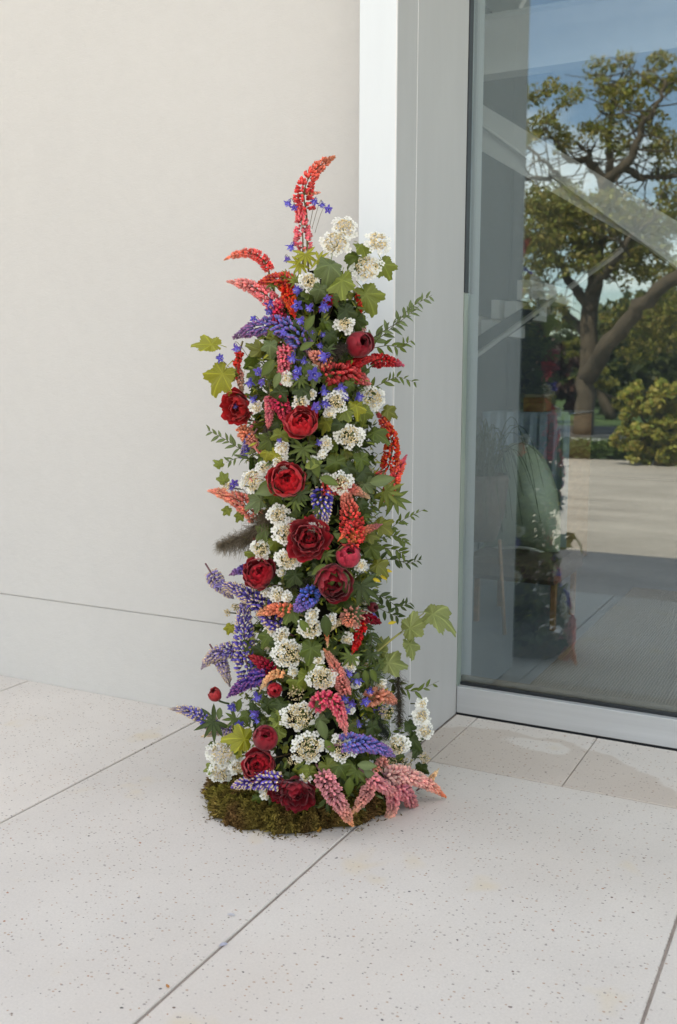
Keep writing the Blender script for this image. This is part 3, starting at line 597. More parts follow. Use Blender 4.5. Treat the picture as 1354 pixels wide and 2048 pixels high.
def lupin(u0, v0, uc, vc, u1, v1, hw, ca, cb, accent=None, label=None, push=(0., .03, .02), dens=1., stem=None, pts=None, amix=.5, tipf=.30, back=False):
    """spike from its base to its tip (picture positions on the column surface), hw = half width in picture px"""
    if pts is None:
        P0, P1, P2 = PT(u0, v0, push[0]), PT(uc, vc, push[1]), PT(u1, v1, push[2])
    else: P0, P1, P2 = map(np.asarray, pts)
    n = 40; ax_ = bez(P0, P1, P2, n); seg = np.linalg.norm(np.diff(ax_, axis=0), axis=1); L = seg.sum(); cum = np.concatenate([[0], np.cumsum(seg)])
    R = hw*DIST/FPX*1.2
    tang = np.gradient(ax_, axis=0); tang /= np.linalg.norm(tang, axis=1)[:, None]
    fl = MB(); tip = MB(); s_ = .0; w_ = 0
    ca, cb = np.array(ca), np.array(cb); ac = np.array(accent) if accent is not None else None
    base = P0
    while s_ < L:
        t = s_/L; i = min(int(np.searchsorted(cum, s_)), n-1); p = ax_[i]; d = tang[i]
        taper = (1-t*.97)**.5 if t > .12 else .93+.07*t/.12
        taper = max(taper, .2); r_ = R*taper*(.92 if t < .12 else 1)
        size = (.0072+.0030*min(1, R/.03))*(.40+.60*taper)*rnd.uniform(.97, 1.03)
        k = max(4, int(round(2*PI*(r_*.72)/(size*1.25)))); k = min(k, 9)
        F = frame(d); off = w_*.45+rnd.uniform(-.25, .25)
        for j in range(k):
            if rnd.random() > dens*.93: continue
            a = off+2*PI*j/k+rnd.uniform(-.16, .16); o_ = math.cos(a)*F[:, 0]+math.sin(a)*F[:, 1]
            lean = .35+1.1*t+rnd.uniform(-.2, .2)          # nearer the tip the buds lie along the axis
            dr = nrm(o_*(1.15-.75*t)+d*lean*.7+np.array([0, 0, -.12 if t < .5 else .0]))
            sz = size*rnd.uniform(.85, 1.15)
            q = p+o_*max(.0, r_-sz*1.1)*rnd.uniform(.8, 1.12)+d*rnd.uniform(-.0015, .0015)
            RR = leafframe(o_*-.2+d, dr)                   # y roughly along the axis, z outward
            RR = np.stack([nrm(np.cross(nrm(d), dr)), nrm(np.cross(dr, nrm(np.cross(nrm(d), dr)))), dr], 1)
            m_ = min(1, max(0, (t-tipf)/(1-tipf)))**1.1
            c = ca*(1-m_)+cb*m_; c = c*rnd.uniform(.78, 1.22)+rnd.uniform(-.015, .03)
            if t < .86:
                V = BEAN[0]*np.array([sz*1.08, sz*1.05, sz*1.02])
                grad = np.clip((BEAN[0][:, 2:3]+1)/2, 0, 1); colr = c*(.58+.60*grad)  # shading painted into each floret: darker at the base, lighter outward
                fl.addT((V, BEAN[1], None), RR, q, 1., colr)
                if ac is not None and rnd.random() < .93:
                    V = KEEL[0]*sz*1.12; fl.addT((V, KEEL[1], None), RR, q+RR@np.array([0, -.62*sz, .28*sz]), 1., (ac*(amix)+c*(1-amix))*rnd.uniform(.85, 1.1))
                elif rnd.random() < .6:
                    V = KEEL[0]*sz; fl.addT((V, KEEL[1], None), RR, q+RR@np.array([0, -.6*sz, .2*sz]), 1., c*.8)
            else:
                tip.addT((BUD[0]*sz*1.0, BUD[1], None), RR, q, 1., c)
        s_ += size*(1.28-.35*t); w_ += 1
    tip.addT((BUD[0]*.005, BUD[1], None), frame(tang[-1]), ax_[-1], 1., cb)
    sm = MB(); scol = np.array([.17, .14, .05])*.9 if (ca[2] < .3) else np.array([.16, .07, .08])
    pr_ = P0 - tang[0]*.05 if stem is None else None
    ext = [P0-tang[0]*.05, P0-tang[0]*.02] if stem is None else stem[::-1]
    tube(sm, np.concatenate([np.array(ext), ax_[::4]]), np.concatenate([[.0032]*len(ext), np.linspace(.0026, .001, len(ax_[::4]))]), scol, 5)
    o = A('lupin_spike', sm, STEM, base); 
    if label: o['label'] = label
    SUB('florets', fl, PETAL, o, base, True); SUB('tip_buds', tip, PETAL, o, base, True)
    return o
CORAL = (.74, .105, .105); CORALT = (.75, .34, .20); PINK = (.76, .19, .25); PALEP = (.78, .42, .36); HOT = (.70, .07, .15); ORED = (.72, .055, .035); RED = (.52, .02, .025)
PEACH = (.82, .38, .24); PEACHT = (.80, .52, .30); CREAM = (.78, .66, .44); VIO = (.20, .16, .54); BLUE = (.19, .22, .58); LILAC = (.36, .29, .58); DEEP = (.12, .08, .42); DRED = (.32, .012, .03)
ORANGE = (.80, .26, .10); ACO = (.85, .30, .05); ACP = (.62, .22, .45)
LUP = [
 # base, control, tip, half width, base colour, tip colour, accent, label, extra
 (612, 418, 592, 352, 668, 314, 20, CORAL, CORALT, None, 'tall coral lupin spike bending right at the very top', dict(dens=.93, stem=[PT(613, 425), PT(615, 505), PT(618, 560, -.03)])),
 (606, 496, 606, 450, 598, 402, 19, PINK, CORAL, PALEP, 'pink lupin spike hanging beside the top stem', dict(dens=.75)),
 (618, 387, 628, 386, 640, 385, 7, CORALT, PALEP, None, 'short peach lupin tip near the top', {}),
 (537, 536, 512, 486, 450, 519, 13, CORAL, CORALT, PALEP, 'coral lupin spike arching out at upper left', dict(dens=.85, stem=[PT(538, 545), PT(545, 575), PT(560, 610, -.05)])),
 (583, 562, 548, 553, 512, 573, 17, CORAL, CORAL, ACO, 'coral orange lupin spike at upper left', {}),
 (560, 628, 535, 570, 456, 563, 19, PINK, PALEP, PALEP, 'long pink lupin spike pointing left', dict(tipf=.2)),
 (570, 566, 582, 600, 590, 636, 17, ORED, ORED, ACO, 'orange red lupin spike among the blue columbines', dict(dens=.85)),
 (562, 612, 558, 635, 546, 660, 20, HOT, HOT, None, 'hot pink lupin spike above the blue one', {}),
 (676, 583, 660, 600, 638, 622, 14, DRED, DRED, None, 'dark red lupin spike in the shade of the top leaves', {}),
 (714, 592, 722, 606, 722, 628, 7, ORED, ORED, None, 'small orange red lupin spike at the right of the top leaves', {}),
 (606, 690, 570, 622, 468, 675, 24, BLUE, (.36, .20, .34), ACP, 'long violet blue lupin spike arching to the left', dict(tipf=.45, amix=.55)),
 (572, 700, 568, 735, 562, 768, 17, PINK, (.66, .17, .20), PALEP, 'coral pink lupin spike hanging down', dict(tipf=.7)),
 (650, 725, 632, 712, 618, 704, 18, PEACH, PALEP, None, 'peach lupin head among blue columbines', {}),
 (690, 742, 730, 712, 762, 716, 14, RED, CORAL, None, 'red lupin spike behind the right hand one', {}),
 (748, 722, 776, 718, 807, 731, 16, (.62, .045, .05), (.60, .16, .26), None, 'red lupin spike with pink tip pointing right', dict(tipf=.6)),
 (652, 752, 692, 732, 739, 768, 21, CORAL, (.76, .36, .36), None, 'fat coral lupin spike with pale pink tip', dict(tipf=.55)),
 (478, 708, 470, 735, 474, 760, 11, ORED, CORAL, None, 'small red lupin spike at the left beside the yellow green leaf', dict(dens=.8)),
 (476, 742, 482, 765, 484, 788, 11, PALEP, CREAM, None, 'pale pink and cream lupin spike above the left peony', dict(dens=.85)),
 (540, 796, 540, 825, 536, 858, 12, PINK, (.74, .30, .24), PALEP, 'slim pink lupin spike hanging down', dict(tipf=.7)),
 (556, 798, 572, 822, 572, 852, 19, HOT, (.70, .08, .10), None, 'hot pink lupin spike beside the cup shaped peony', dict(dens=.9)),
 (487, 862, 506, 880, 524, 910, 17, PEACH, (.62, .25, .25), None, 'peach to dusty pink lupin spike at the left', dict(dens=.9)),
 (503, 876, 492, 894, 482, 914, 12, VIO, VIO, CREAM, 'small violet lupin spike behind the peach one', {}),
 (512, 1030, 470, 985, 418, 982, 20, (.80, .27, .22), (.82, .42, .30), PEACHT, 'long peach pink lupin spike reaching out left', dict(tipf=.4)),
 (776, 934, 800, 878, 753, 824, 19, ORED, (.66, .11, .11), ACO, 'orange red lupin spike curving up at the right edge', dict(dens=.82, tipf=.5, stem=[PT(773, 938), PT(745, 975), PT(720, 1010, -.04)])),
 (778, 1000, 785, 955, 812, 912, 17, CORAL, (.60, .12, .18), ACO, 'coral lupin spike leaning out at the right', dict(tipf=.5)),
 (644, 985, 642, 1022, 648, 1060, 22, (.14, .12, .56), CREAM, CREAM, 'violet blue lupin spike with cream tips in the centre', dict(tipf=.5, amix=.9)),
 (650, 980, 690, 962, 738, 995, 17, CORAL, CREAM, None, 'coral lupin spike with cream tip', dict(tipf=.35)),
 (706, 1086, 706, 1030, 687, 976, 25, (.74, .085, .075), (.76, .40, .28), None, 'large coral red lupin spike right of centre', dict(tipf=.45, push=(.04, .05, .04))),
 (702, 1046, 690, 1066, 677, 1081, 8, CORAL, ORANGE, None, 'small coral lupin tip pointing down', dict(push=(.06, .06, .06))),
 (698, 1082, 722, 1060, 763, 1049, 12, ORANGE, (.50, .17, .24), None, 'orange to purple pink lupin spike pointing right', dict(push=(.05, .06, .05), tipf=.2)),
 (500, 1136, 482, 1138, 460, 1150, 13, VIO, (.45, .20, .36), None, 'small violet lupin spike behind the left peony', {}),
 (556, 1252, 505, 1175, 427, 1168, 22, (.15, .11, .46), (.44, .38, .62), CREAM, 'violet and cream lupin spike reaching out left', dict(amix=.9, tipf=.5)),
 (425, 1150, 440, 1175, 466, 1196, 17, LILAC, (.45, .38, .50), CREAM, 'faded lilac lupin spike at the left edge', dict(amix=.8)),
 (497, 1350, 482, 1270, 492, 1188, 25, (.17, .13, .52), (.40, .33, .50), CREAM, 'long violet and cream lupin spike standing upright at the left', dict(amix=.9, tipf=.6, push=(.04, .05, .05))),
 (490, 1312, 440, 1282, 404, 1336, 20, (.22, .17, .52), (.55, .46, .50), CREAM, 'violet lupin spike fading to cream, bending down left', dict(amix=.85, tipf=.3)),
 (434, 1312, 450, 1338, 459, 1371, 15, LILAC, (.62, .55, .50), CREAM, 'faded lilac lupin spike hanging above the red bud', dict(amix=.8, tipf=.2)),
 (534, 1350, 500, 1352, 455, 1394, 18, DEEP, (.26, .10, .32), ACP, 'deep violet lupin spike above the red bud', dict(amix=.5, tipf=.4, push=(.03, .04, .05))),
 (577, 1222, 548, 1212, 514, 1230, 15, (.80, .26, .15), PEACHT, None, 'orange peach lupin spike', dict(dens=.9, push=(.03, .05, .05))),
 (560, 1258, 536, 1246, 514, 1228, 10, DEEP, DEEP, CREAM, 'deep blue lupin spike under the orange one', {}),
 (622, 1186, 612, 1200, 590, 1222, 21, (.10, .20, .64), (.34, .20, .50), ACP, 'short blue lupin head beneath the left peony', dict(push=(.0, .05, .05), amix=.3)),
 (704, 1236, 700, 1232, 696, 1236, 25, PALEP, PEACH, None, 'round peach pink lupin head facing the viewer', dict(pts=[PT(706, 1228, .0), PT(700, 1236, .035), PT(694, 1246, .06)], tipf=.1)),
 (720, 1232, 740, 1236, 762, 1246, 13, DRED, (.62, .12, .12), None, 'crimson lupin spike with cream tip pointing right', dict(tipf=.75)),
 (686, 1240, 672, 1246, 659, 1264, 8, CREAM, CREAM, None, 'small cream lupin tip left of the round peach head', {}),
 (720, 1248, 720, 1275, 704, 1307, 14, (.62, .018, .02), (.62, .02, .02), None, 'bright red lupin spike hanging down', dict(dens=.9)),
 (652, 1264, 655, 1278, 655, 1294, 6, ORANGE, CREAM, None, 'small orange lupin tip', {}),
 (690, 1384, 676, 1335, 648, 1298, 15, (.72, .28, .24), (.62, .28, .14), PALEP, 'dusty pink lupin spike with tan tip in the lower centre', dict(tipf=.45, push=(.03, .04, .04))),
 (632, 1412, 668, 1362, 692, 1468, 18, (.74, .10, .19), (.80, .45, .38), PALEP, 'hot pink lupin spike bending down in the lower centre', dict(tipf=.5, push=(.05, .08, .07))),
 (738, 1398, 766, 1382, 794, 1408, 18, PEACH, (.80, .36, .30), PALEP, 'peach lupin spike at the lower right', dict(dens=.9, tipf=.6)),
 (544, 1342, 522, 1322, 499, 1312, 15, (.42, .018, .05), (.58, .07, .05), None, 'small crimson lupin spike left of the white heads', dict(push=(.02, .05, .05))),
 (564, 1348, 540, 1340, 520, 1382, 10, (.76, .46, .24), CREAM, None, 'tan and cream lupin spike above the small peony bud', dict(push=(.04, .06, .05))),
 (686, 1488, 738, 1478, 788, 1512, 19, (.19, .22, .58), (.38, .27, .52), ACP, 'periwinkle blue lupin spike at the lower right', dict(tipf=.65, push=(.05, .07, .06))),
 (428, 1452, 392, 1418, 342, 1418, 17, (.19, .17, .56), (.55, .46, .36), CREAM, 'violet lupin spike with cream tip sticking out far left', dict(tipf=.55, amix=.85, dens=.9)),
 (468, 1460, 440, 1456, 404, 1473, 13, LILAC, CREAM, CREAM, 'faded lilac and cream lupin spike at the lower left', dict(tipf=.1, amix=.8)),
 (556, 1562, 510, 1556, 464, 1574, 19, (.20, .14, .56), (.30, .20, .60), CREAM, 'lilac and cream lupin spike lying on the moss', dict(amix=.95, push=(.06, .08, .09), tipf=.5)),
 (646, 1552, 668, 1590, 705, 1650, 20, (.78, .36, .40), (.80, .46, .22), PALEP, 'long pink lupin spike with peach tip hanging over the moss', dict(push=(.06, .12, .10), tipf=.45)),
 (738, 1578, 728, 1598, 703, 1628, 14, (.78, .36, .34), PEACHT, PALEP, 'short pink lupin spike crossing the long one', dict(push=(.06, .08, .08))),
 (786, 1578, 792, 1620, 768, 1648, 17, (.76, .30, .36), CREAM, PALEP, 'pink lupin spike with cream tip touching the paving', dict(push=(.05, .06, .05))),
 (796, 1574, 836, 1600, 825, 1652, 18, (.74, .27, .34), (.78, .50, .38), PALEP, 'pink lupin spike hanging at the lower right', dict(push=(.05, .06, .04))),
 (782, 1548, 838, 1548, 891, 1594, 20, (.82, .46, .44), (.78, .28, .12), (.85, .68, .55), 'pale pink lupin spike with orange tip pointing right', dict(tipf=.55, push=(.06, .06, .04))),
 (848, 1570, 862, 1560, 877, 1538, 10, PEACHT, CREAM, None, 'cream lupin tip pointing up at the lower right', {}),
 (768, 1522, 750, 1540, 742, 1562, 14, PALEP, ORANGE, None, 'small peach lupin spike in the lower right', {}),
 (770, 1556, 812, 1540, 858, 1562, 19, (.84, .50, .46), (.85, .66, .55), (.85, .72, .60), 'pale blush lupin spike above the orange tipped one', dict(push=(.05, .07, .06))),
 (742, 1556, 766, 1576, 800, 1590, 15, (.78, .34, .38), PALEP, PALEP, 'pink lupin spike crossing low over the paving', dict(push=(.06, .08, .07))),
 (804, 1560, 790, 1572, 760, 1580, 13, (.72, .26, .30), PALEP, None, 'short pink lupin spike low on the right', {}),
]
for L in LUP:
    kw = dict(L[11]); lupin(*L[:10], label=L[10], **kw) if len(L) == 12 and False else lupin(L[0], L[1], L[2], L[3], L[4], L[5], L[6], L[7], L[8], accent=L[9], label=L[10], **kw)

# --- peonies: nested shells of cupped petals round a small centre
def petal_mesh(name, R, w_, phi0, phi1, flare, ruf, cols, seed):
    q = np.random.default_rng(seed); nu, nv = 9, 8; vs, cs = [], []
    ph = q.uniform(0, 6.28, 4)
    for i in range(nv+1):
        v = i/nv
        for j in range(nu+1):
            u = -1+2*j/nu
            top = 1-.16*u**4-.03*math.cos(u*7+ph[3])-.05*math.exp(-(u/.18)**2)   # broad rounded tip with a small notch
            phi = phi0+(phi1-phi0)*v*(1+(top-1)*v)
            half = w_*R*(math.sin(PI*min(.80, .16+.62*v))**.55)                  # real half width
            rr = R*(1+flare*max(0, v-.55)**1.4*1.6)*(1+ruf*v*v*math.sin(u*5+ph[0])*.55+ruf*v*math.sin(u*9+v*4+ph[1])*.3-.03*u*u)
            ring = max(.25*R, rr*math.sin(phi)); az = max(-1.5, min(1.5, u*half/ring)); s_ = math.sin(phi)
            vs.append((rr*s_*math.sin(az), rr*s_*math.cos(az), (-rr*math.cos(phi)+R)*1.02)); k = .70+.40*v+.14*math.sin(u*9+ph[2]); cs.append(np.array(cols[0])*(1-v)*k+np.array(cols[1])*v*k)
    f = [(i*(nu+1)+j, i*(nu+1)+j+1, (i+1)*(nu+1)+j+1, (i+1)*(nu+1)+j) for i in range(nv) for j in range(nu)]
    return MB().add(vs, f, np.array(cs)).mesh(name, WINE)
def peony(u, v, rpx, face, open_, tone, label, push=.03, seed=1):
    p = PT(u, v, push); R = rpx*DIST/FPX*.95; o_ = OUT(p)
    fc = nrm(face[0]*rt + face[1]*np.array([0, 0, 1]) - face[2]*hd)
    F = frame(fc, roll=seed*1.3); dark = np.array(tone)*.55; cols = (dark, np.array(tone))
    q = random.Random(seed)
    loc = p - fc*R*.9
    core = MB(); core.addT((ellip(.30*R, .30*R, .38*R, 8, 5)), frame(fc), loc+fc*R*.8, 1., dark*.6) if False else None
    E = ellip(R*.2, R*.2, R*.3, 8, 5); core.addT((E[0], E[1], None), F, loc+fc*R*.5, 1., dark*.5)
    tube(core, bez(loc-o_*.0-fc*R*.1, loc-fc*R*.6, loc-fc*R*.9-o_*.03, 5), .0035, (.06, .10, .03), 5)
    o = link('peony', core.mesh('peony', WINE, True, loc), arr, loc-B); o['label'] = label
    if open_ == 0: layers = [(.66, 4, .8, 2.85, -.05), (.82, 5, .8, 2.75, -.05), (.93, 5, .85, 2.62, -.04), (1.0, 4, .8, 2.2, 0)]
    elif open_ == 1: layers = [(.40, 4, .8, 2.75, -.1), (.54, 5, .8, 2.65, 0), (.68, 5, .75, 2.55, 0), (.80, 6, .72, 2.45, .05), (.91, 6, .78, 2.25, .1), (1.0, 5, .88, 2.05, .1), (1.03, 2, .9, 1.7, .15)]
    else: layers = [(.34, 5, .8, 2.6, .2), (.46, 5, .75, 2.5, .25), (.60, 6, .7, 2.4, .25), (.74, 6, .72, 2.2, .3), (.88, 6, .78, 2.0, .3), (.98, 5, .85, 1.75, .3), (1.03, 3, .9, 1.4, .3)]
    a0 = q.uniform(0, 6)
    for li, (k, n, w_, ph, fl) in enumerate(layers):
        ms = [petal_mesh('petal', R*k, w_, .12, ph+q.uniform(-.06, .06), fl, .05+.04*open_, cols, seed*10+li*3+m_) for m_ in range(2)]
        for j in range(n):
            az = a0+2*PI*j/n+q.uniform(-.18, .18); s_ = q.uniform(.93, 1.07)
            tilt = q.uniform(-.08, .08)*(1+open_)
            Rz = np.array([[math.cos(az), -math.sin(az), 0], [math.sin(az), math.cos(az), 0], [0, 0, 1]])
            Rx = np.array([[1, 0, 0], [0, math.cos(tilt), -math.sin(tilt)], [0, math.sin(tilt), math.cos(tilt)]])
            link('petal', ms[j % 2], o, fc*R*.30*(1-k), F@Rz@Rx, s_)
        a0 += PI/n+.2
    # calyx
    cx = MB()
    for j in range(4):
        a = j*1.6; d = F@np.array([math.cos(a), math.sin(a), -.1]); tube(cx, [loc-fc*R*.02, loc+d*R*.35+fc*R*.02], [.004, .001], (.07, .12, .03), 4)
    return o
WN = (.42, .010, .022); WB = (.56, .014, .024); WD = (.26, .007, .018); WR = (.46, .025, .055)
PEO = [(717, 690, 29, (.5, .3, .9), 0, WD, 'closed wine red peony at the upper right'),
 (474, 815, 31, (-.45, -.1, .9), 2, (.50, .018, .022), 'bright red open peony at the left edge'),
 (603, 845, 29, (.0, .55, .85), 1, WB, 'crimson cup shaped peony above the centre'),
 (575, 961, 34, (-.1, .35, 1), 1, WB, 'crimson half open peony left of centre'),
 (617, 1076, 37, (-.05, .2, 1), 2, WN, 'large ruffled dark red peony in the centre'),
 (698, 1112, 26, (.1, .65, .8), 0, WR, 'closed raspberry red peony right of centre'),
 (666, 1166, 35, (.2, -.1, 1), 1, WD, 'very dark red peony half hidden by a leaf'),
 (519, 1146, 33, (-.1, .45, .9), 1, WN, 'dark red peony left of centre'),
 (431, 1390, 15, (-.3, .8, .4), 0, (.42, .025, .03), 'round red peony bud at the left edge'),
 (549, 1380, 16, (.1, .0, 1), 0, WN, 'round dark red peony bud under the tan lupin'),
 (530, 1476, 27, (.1, .6, .8), 0, WD, 'dark red half closed peony in the lower left'),
 (517, 1530, 31, (-.1, .35, 1), 1, WN, 'full dark red peony just above the lilac lupin'),
 (594, 1590, 32, (.1, -.15, 1), 2, WD, 'drooping dark red peony resting on the moss'),
 (558, 1580, 22, (-.5, .0, 1), 2, WD, 'small dark red peony beside the drooping one'),
 (745, 1214, 12, (.5, .1, .8), 0, (.14, .006, .014), 'tiny dark peony bud in the right hand foliage')]
for i, P_ in enumerate(PEO): peony(*P_, push=.05 if P_[2] > 20 else .03, seed=i+3)

# --- white lacecap viburnum heads
def floret_mesh(seed):
    q = np.random.default_rng(seed); vs = [(0, 0, 0)]; f = []; cs = [(.62, .66, .45)]
    for k in range(5):
        a = 2*PI*k/5+q.uniform(-.1, .1); w_ = .56; r_ = 1.*q.uniform(.92, 1.1)
        prof_ = [(.30, -.32, .02), (.66, -.62, .05), (.96, -.44, .10), (1.06, -.0, .06), (.96, .44, .10), (.66, .62, .05), (.30, .32, .02), (.60, 0, .0)]
        b0 = len(vs)
        for (rr, tt_, z) in prof_:
            th = a+tt_*w_/.5*(.9 if rr < .5 else .62/rr); vs.append((rr*r_*math.cos(th), rr*r_*math.sin(th), z+.05*q.uniform(-1, 1))); cs.append((.82, .82, .77))
        c = b0+7
        f += [(0, b0, c), (0, c, b0+6)] + [(b0+i, b0+i+1, c) for i in range(6)]
    return np.array(vs), f, np.array(cs)
FLM = [floret_mesh(i) for i in range(5)]; FLME = [MB().add(*[F_[0], F_[1], F_[2]]).mesh('floret', WHITEP, False) for F_ in FLM]
NFL = [0]
def viburnum(u, v, rpx, face=(0, .2, 1), wh=1., tan=0., push=.035, label=None, pos=None, seed=0, nf=None, fs=1., asp=1.):
    q = random.Random(seed*7+3); p = PT(u, v, push) if pos is None else pos; R = rpx*DIST/FPX; o_ = OUT(p)
    fc = nrm(face[0]*rt + face[1]*np.array([0, 0, 1]) - face[2]*hd) if pos is None else nrm(o_+np.array([0, 0, .2])); F = frame(fc)
    mb = MB(); base = p-fc*R*.75
    tube(mb, [base-o_*.03-fc*.01, base], [.0022, .0018], (.10, .12, .04), 4)
    nb = int(40+R*R*52000); cr_c = np.array((.74, .63, .38))*(1-tan)+np.array((.42, .32, .15))*tan
    for k in range(8):
        a = q.uniform(0, 2*PI); r_ = math.sqrt(q.random())*.6; e = p+F@np.array([r_*R*math.cos(a), r_*R*math.sin(a), -.12*R]); tube(mb, [base, e], [.0012, .0008], (.22, .26, .10), 3, False)
    for k in range(nb):
        a = q.uniform(0, 2*PI); r_ = math.sqrt(q.random())*(.66 if wh > 0 else .95)
        e = p+F@np.array([r_*R*math.cos(a), r_*R*math.sin(a)*asp, (.18-.30*r_*r_+q.uniform(-.10, .06))*R]); s_ = q.uniform(.0016, .0031)
        mb.addT((BEADM[0]*s_, BEADM[1], None), F, e, 1., cr_c*q.uniform(.65, 1.25)+q.random()*.06)
    big = rpx >= 17 and pos is None; o = None
    jobs = []
    if wh > 0:
        if asp == 1.: asp = q.uniform(.68, 1.)
        n = nf or int(R*2*PI*.78/.0098*wh)
        for k in range(n):
            a = 2*PI*k/n+q.uniform(-.2, .2); ring = q.uniform(.66, 1.0) if k % 5 else q.uniform(.3, .75)
            loc = F@np.array([ring*R*math.cos(a), ring*R*math.sin(a)*asp, (.03-.16*ring*ring+q.uniform(-.05, .12))*R])
            out = F@np.array([math.cos(a)*.55+q.uniform(-.4, .4), math.sin(a)*.55+q.uniform(-.4, .4), 1.]); s_ = .0108*q.uniform(.8, 1.15)*fs
            jobs.append((k % 5, loc, frame(out, roll=q.uniform(0, 6)), s_))
    if not big or NFL[0]+len(jobs) > 300:
        wm = MB()
        for k, loc, RR, s_ in jobs: wm.addT(FLM[k], RR, p+loc, s_)
        o = A('viburnum_head', mb, WHITEP, p)
        if jobs: SUB('florets', wm, WHITEP, o, p, True, False)
    else:
        o = A('viburnum_head', mb, WHITEP, p)
        for k, loc, RR, s_ in jobs: link('floret', FLME[k], o, loc, RR, s_); NFL[0] += 1
    if label: o['label'] = label
    return o
VIB = [(598, 1432, 38, 0, 0), (617, 1496, 35, 0, 0), (578, 1308, 35, 0, 0), (445, 1506, 33, 0, 0), (671, 486, 31, 0, 0), (733, 535, 33, 0, 0), (645, 1356, 31, 0, 0), (745, 797, 28, .3, 0), (700, 872, 28, 0, 0), (756, 483, 27, .4, 0),
 (690, 456, 27, 0, 0), (505, 962, 29, -.5, 0), (683, 1496, 27, 0, 0), (793, 1491, 26, .1, 0), (572, 1066, 24, 0, 0), (575, 1118, 25, 0, 0), (622, 1256, 24, 0, 0), (556, 1030, 22, 0, 0), (440, 1546, 24, -.2, 0), (683, 966, 22, .1, 0), (522, 1098, 21, -.2, 0),
 (672, 803, 21, 0, 0), (619, 562, 20, 0, 0), (690, 648, 18, .2, 0), (843, 1432, 19, .4, .1), (850, 1462, 18, .3, .1), (477, 1534, 17, 0, .3), (556, 1190, 16, 0, 0), (565, 895, 14, 0, 0), (561, 925, 15, 0, 0), (528, 936, 14, -.2, 0), (652, 887, 12, 0, 0), (646, 908, 8, 0, 0), (602, 803, 15, 0, 0), (573, 757, 12, 0, 0),
 (565, 1272, 15, 0, .3), (660, 826, 10, 0, 0), (575, 1194, 9, 0, 0), (612, 1556, 10, 0, 0), (535, 1588, 13, 0, 0), (700, 1330, 14, .2, 0), (662, 1238, 9, 0, 0), (722, 1130, 10, .3, 0), (636, 1318, 13, 0, 0), (455, 975, 16, -.6, 0), (700, 1420, 9, 0, 0), (588, 1344, 8, 0, 0), (845, 1408, 10, .4, 0)]
for i, (u, v, r_, fx, tn) in enumerate(VIB): viburnum(u, v, r_, (fx+rnd.uniform(-.12, .12), .35 if v < 560 else rnd.uniform(.0, .35), 1), 1., tn, .045 if r_ > 20 else .03, seed=i)
for i, (u, v, r_) in enumerate([(592, 1386, 17), (772, 1424, 16), (780, 1530, 18), (586, 1519, 12), (850, 1516, 12), (814, 1526, 12), (470, 1215, 9), (455, 1225, 8), (525, 745, 9), (650, 1395, 10)]):
    viburnum(u, v, r_, (.1, .3, 1), 0, .45, .03, 'bare cream bud cluster of viburnum without white florets', seed=70+i)

for i in range(24):                                        # small open sprays between the large heads
    v_ = rnd.uniform(600, 1540); c_ = float(np.interp(v_, prof_v, prof_c)); h_ = float(np.interp(v_, prof_v, prof_h)); viburnum(c_+rnd.uniform(-.95, .95)*h_, v_, rnd.uniform(7, 13), (rnd.uniform(-.6, .6), rnd.uniform(-.3, .5), 1), .9, 0, rnd.uniform(.005, .035), seed=120+i)
# --- columbines
def columb(seed):
    q = np.random.default_rng(seed); mb = MB(); c1 = np.array((.14, .12, .52))*q.uniform(.8, 1.2); c1[0] *= q.uniform(.8, 1.5); c2 = np.array((.22, .21, .64))
    for k in range(5):
        a = 2*PI*k/5+q.uniform(-.15, .15); d = np.array([math.cos(a), math.sin(a), 0]); t_ = np.array([-d[1], d[0], 0])
        L = [(0.05, .1, .10), (.40, .28, .32), (.80, .30, .30), (1.15, .35+q.uniform(-.1, .25), .02)]
        vs = []
        for r_, z, w_ in L: vs += [d*r_-t_*w_+[0, 0, z], d*r_+[0, 0, z-.06], d*r_+t_*w_+[0, 0, z]]
        mb.add(vs, [(i*3+j, i*3+j+1, i*3+j+4, i*3+j+3) for i in range(3) for j in range(2)], [c1]*9+[c2*.8]*3)
        a2 = a+PI/5; d = np.array([math.cos(a2), math.sin(a2), 0]); t_ = np.array([-d[1], d[0], 0]); vs = []
        for r_, z, w_ in [(.12, -.1, .12), (.32, .35, .22), (.42, .75, .22), (.45, .92, .08)]: vs += [d*r_-t_*w_+[0, 0, z], d*(r_+.07)+[0, 0, z], d*r_+t_*w_+[0, 0, z]]
        mb.add(vs, [(i*3+j, i*3+j+1, i*3+j+4, i*3+j+3) for i in range(3) for j in range(2)], c2*1.15)
        tube(mb, bez(d*.22, d*.42+np.array([0, 0, -.45]), d*.16+np.array([0, 0, -.85]), 5), np.linspace(.11, .035, 5), c1*.9, 4)
    E = ellip(.08, .08, .3, 4, 3); mb.addT((E[0], E[1], None), np.eye(3), np.array([0, 0, .75]), 1., (.75, .70, .35))
    return mb.mesh('columbine', PETAL)
COLM = [columb(i) for i in range(5)]
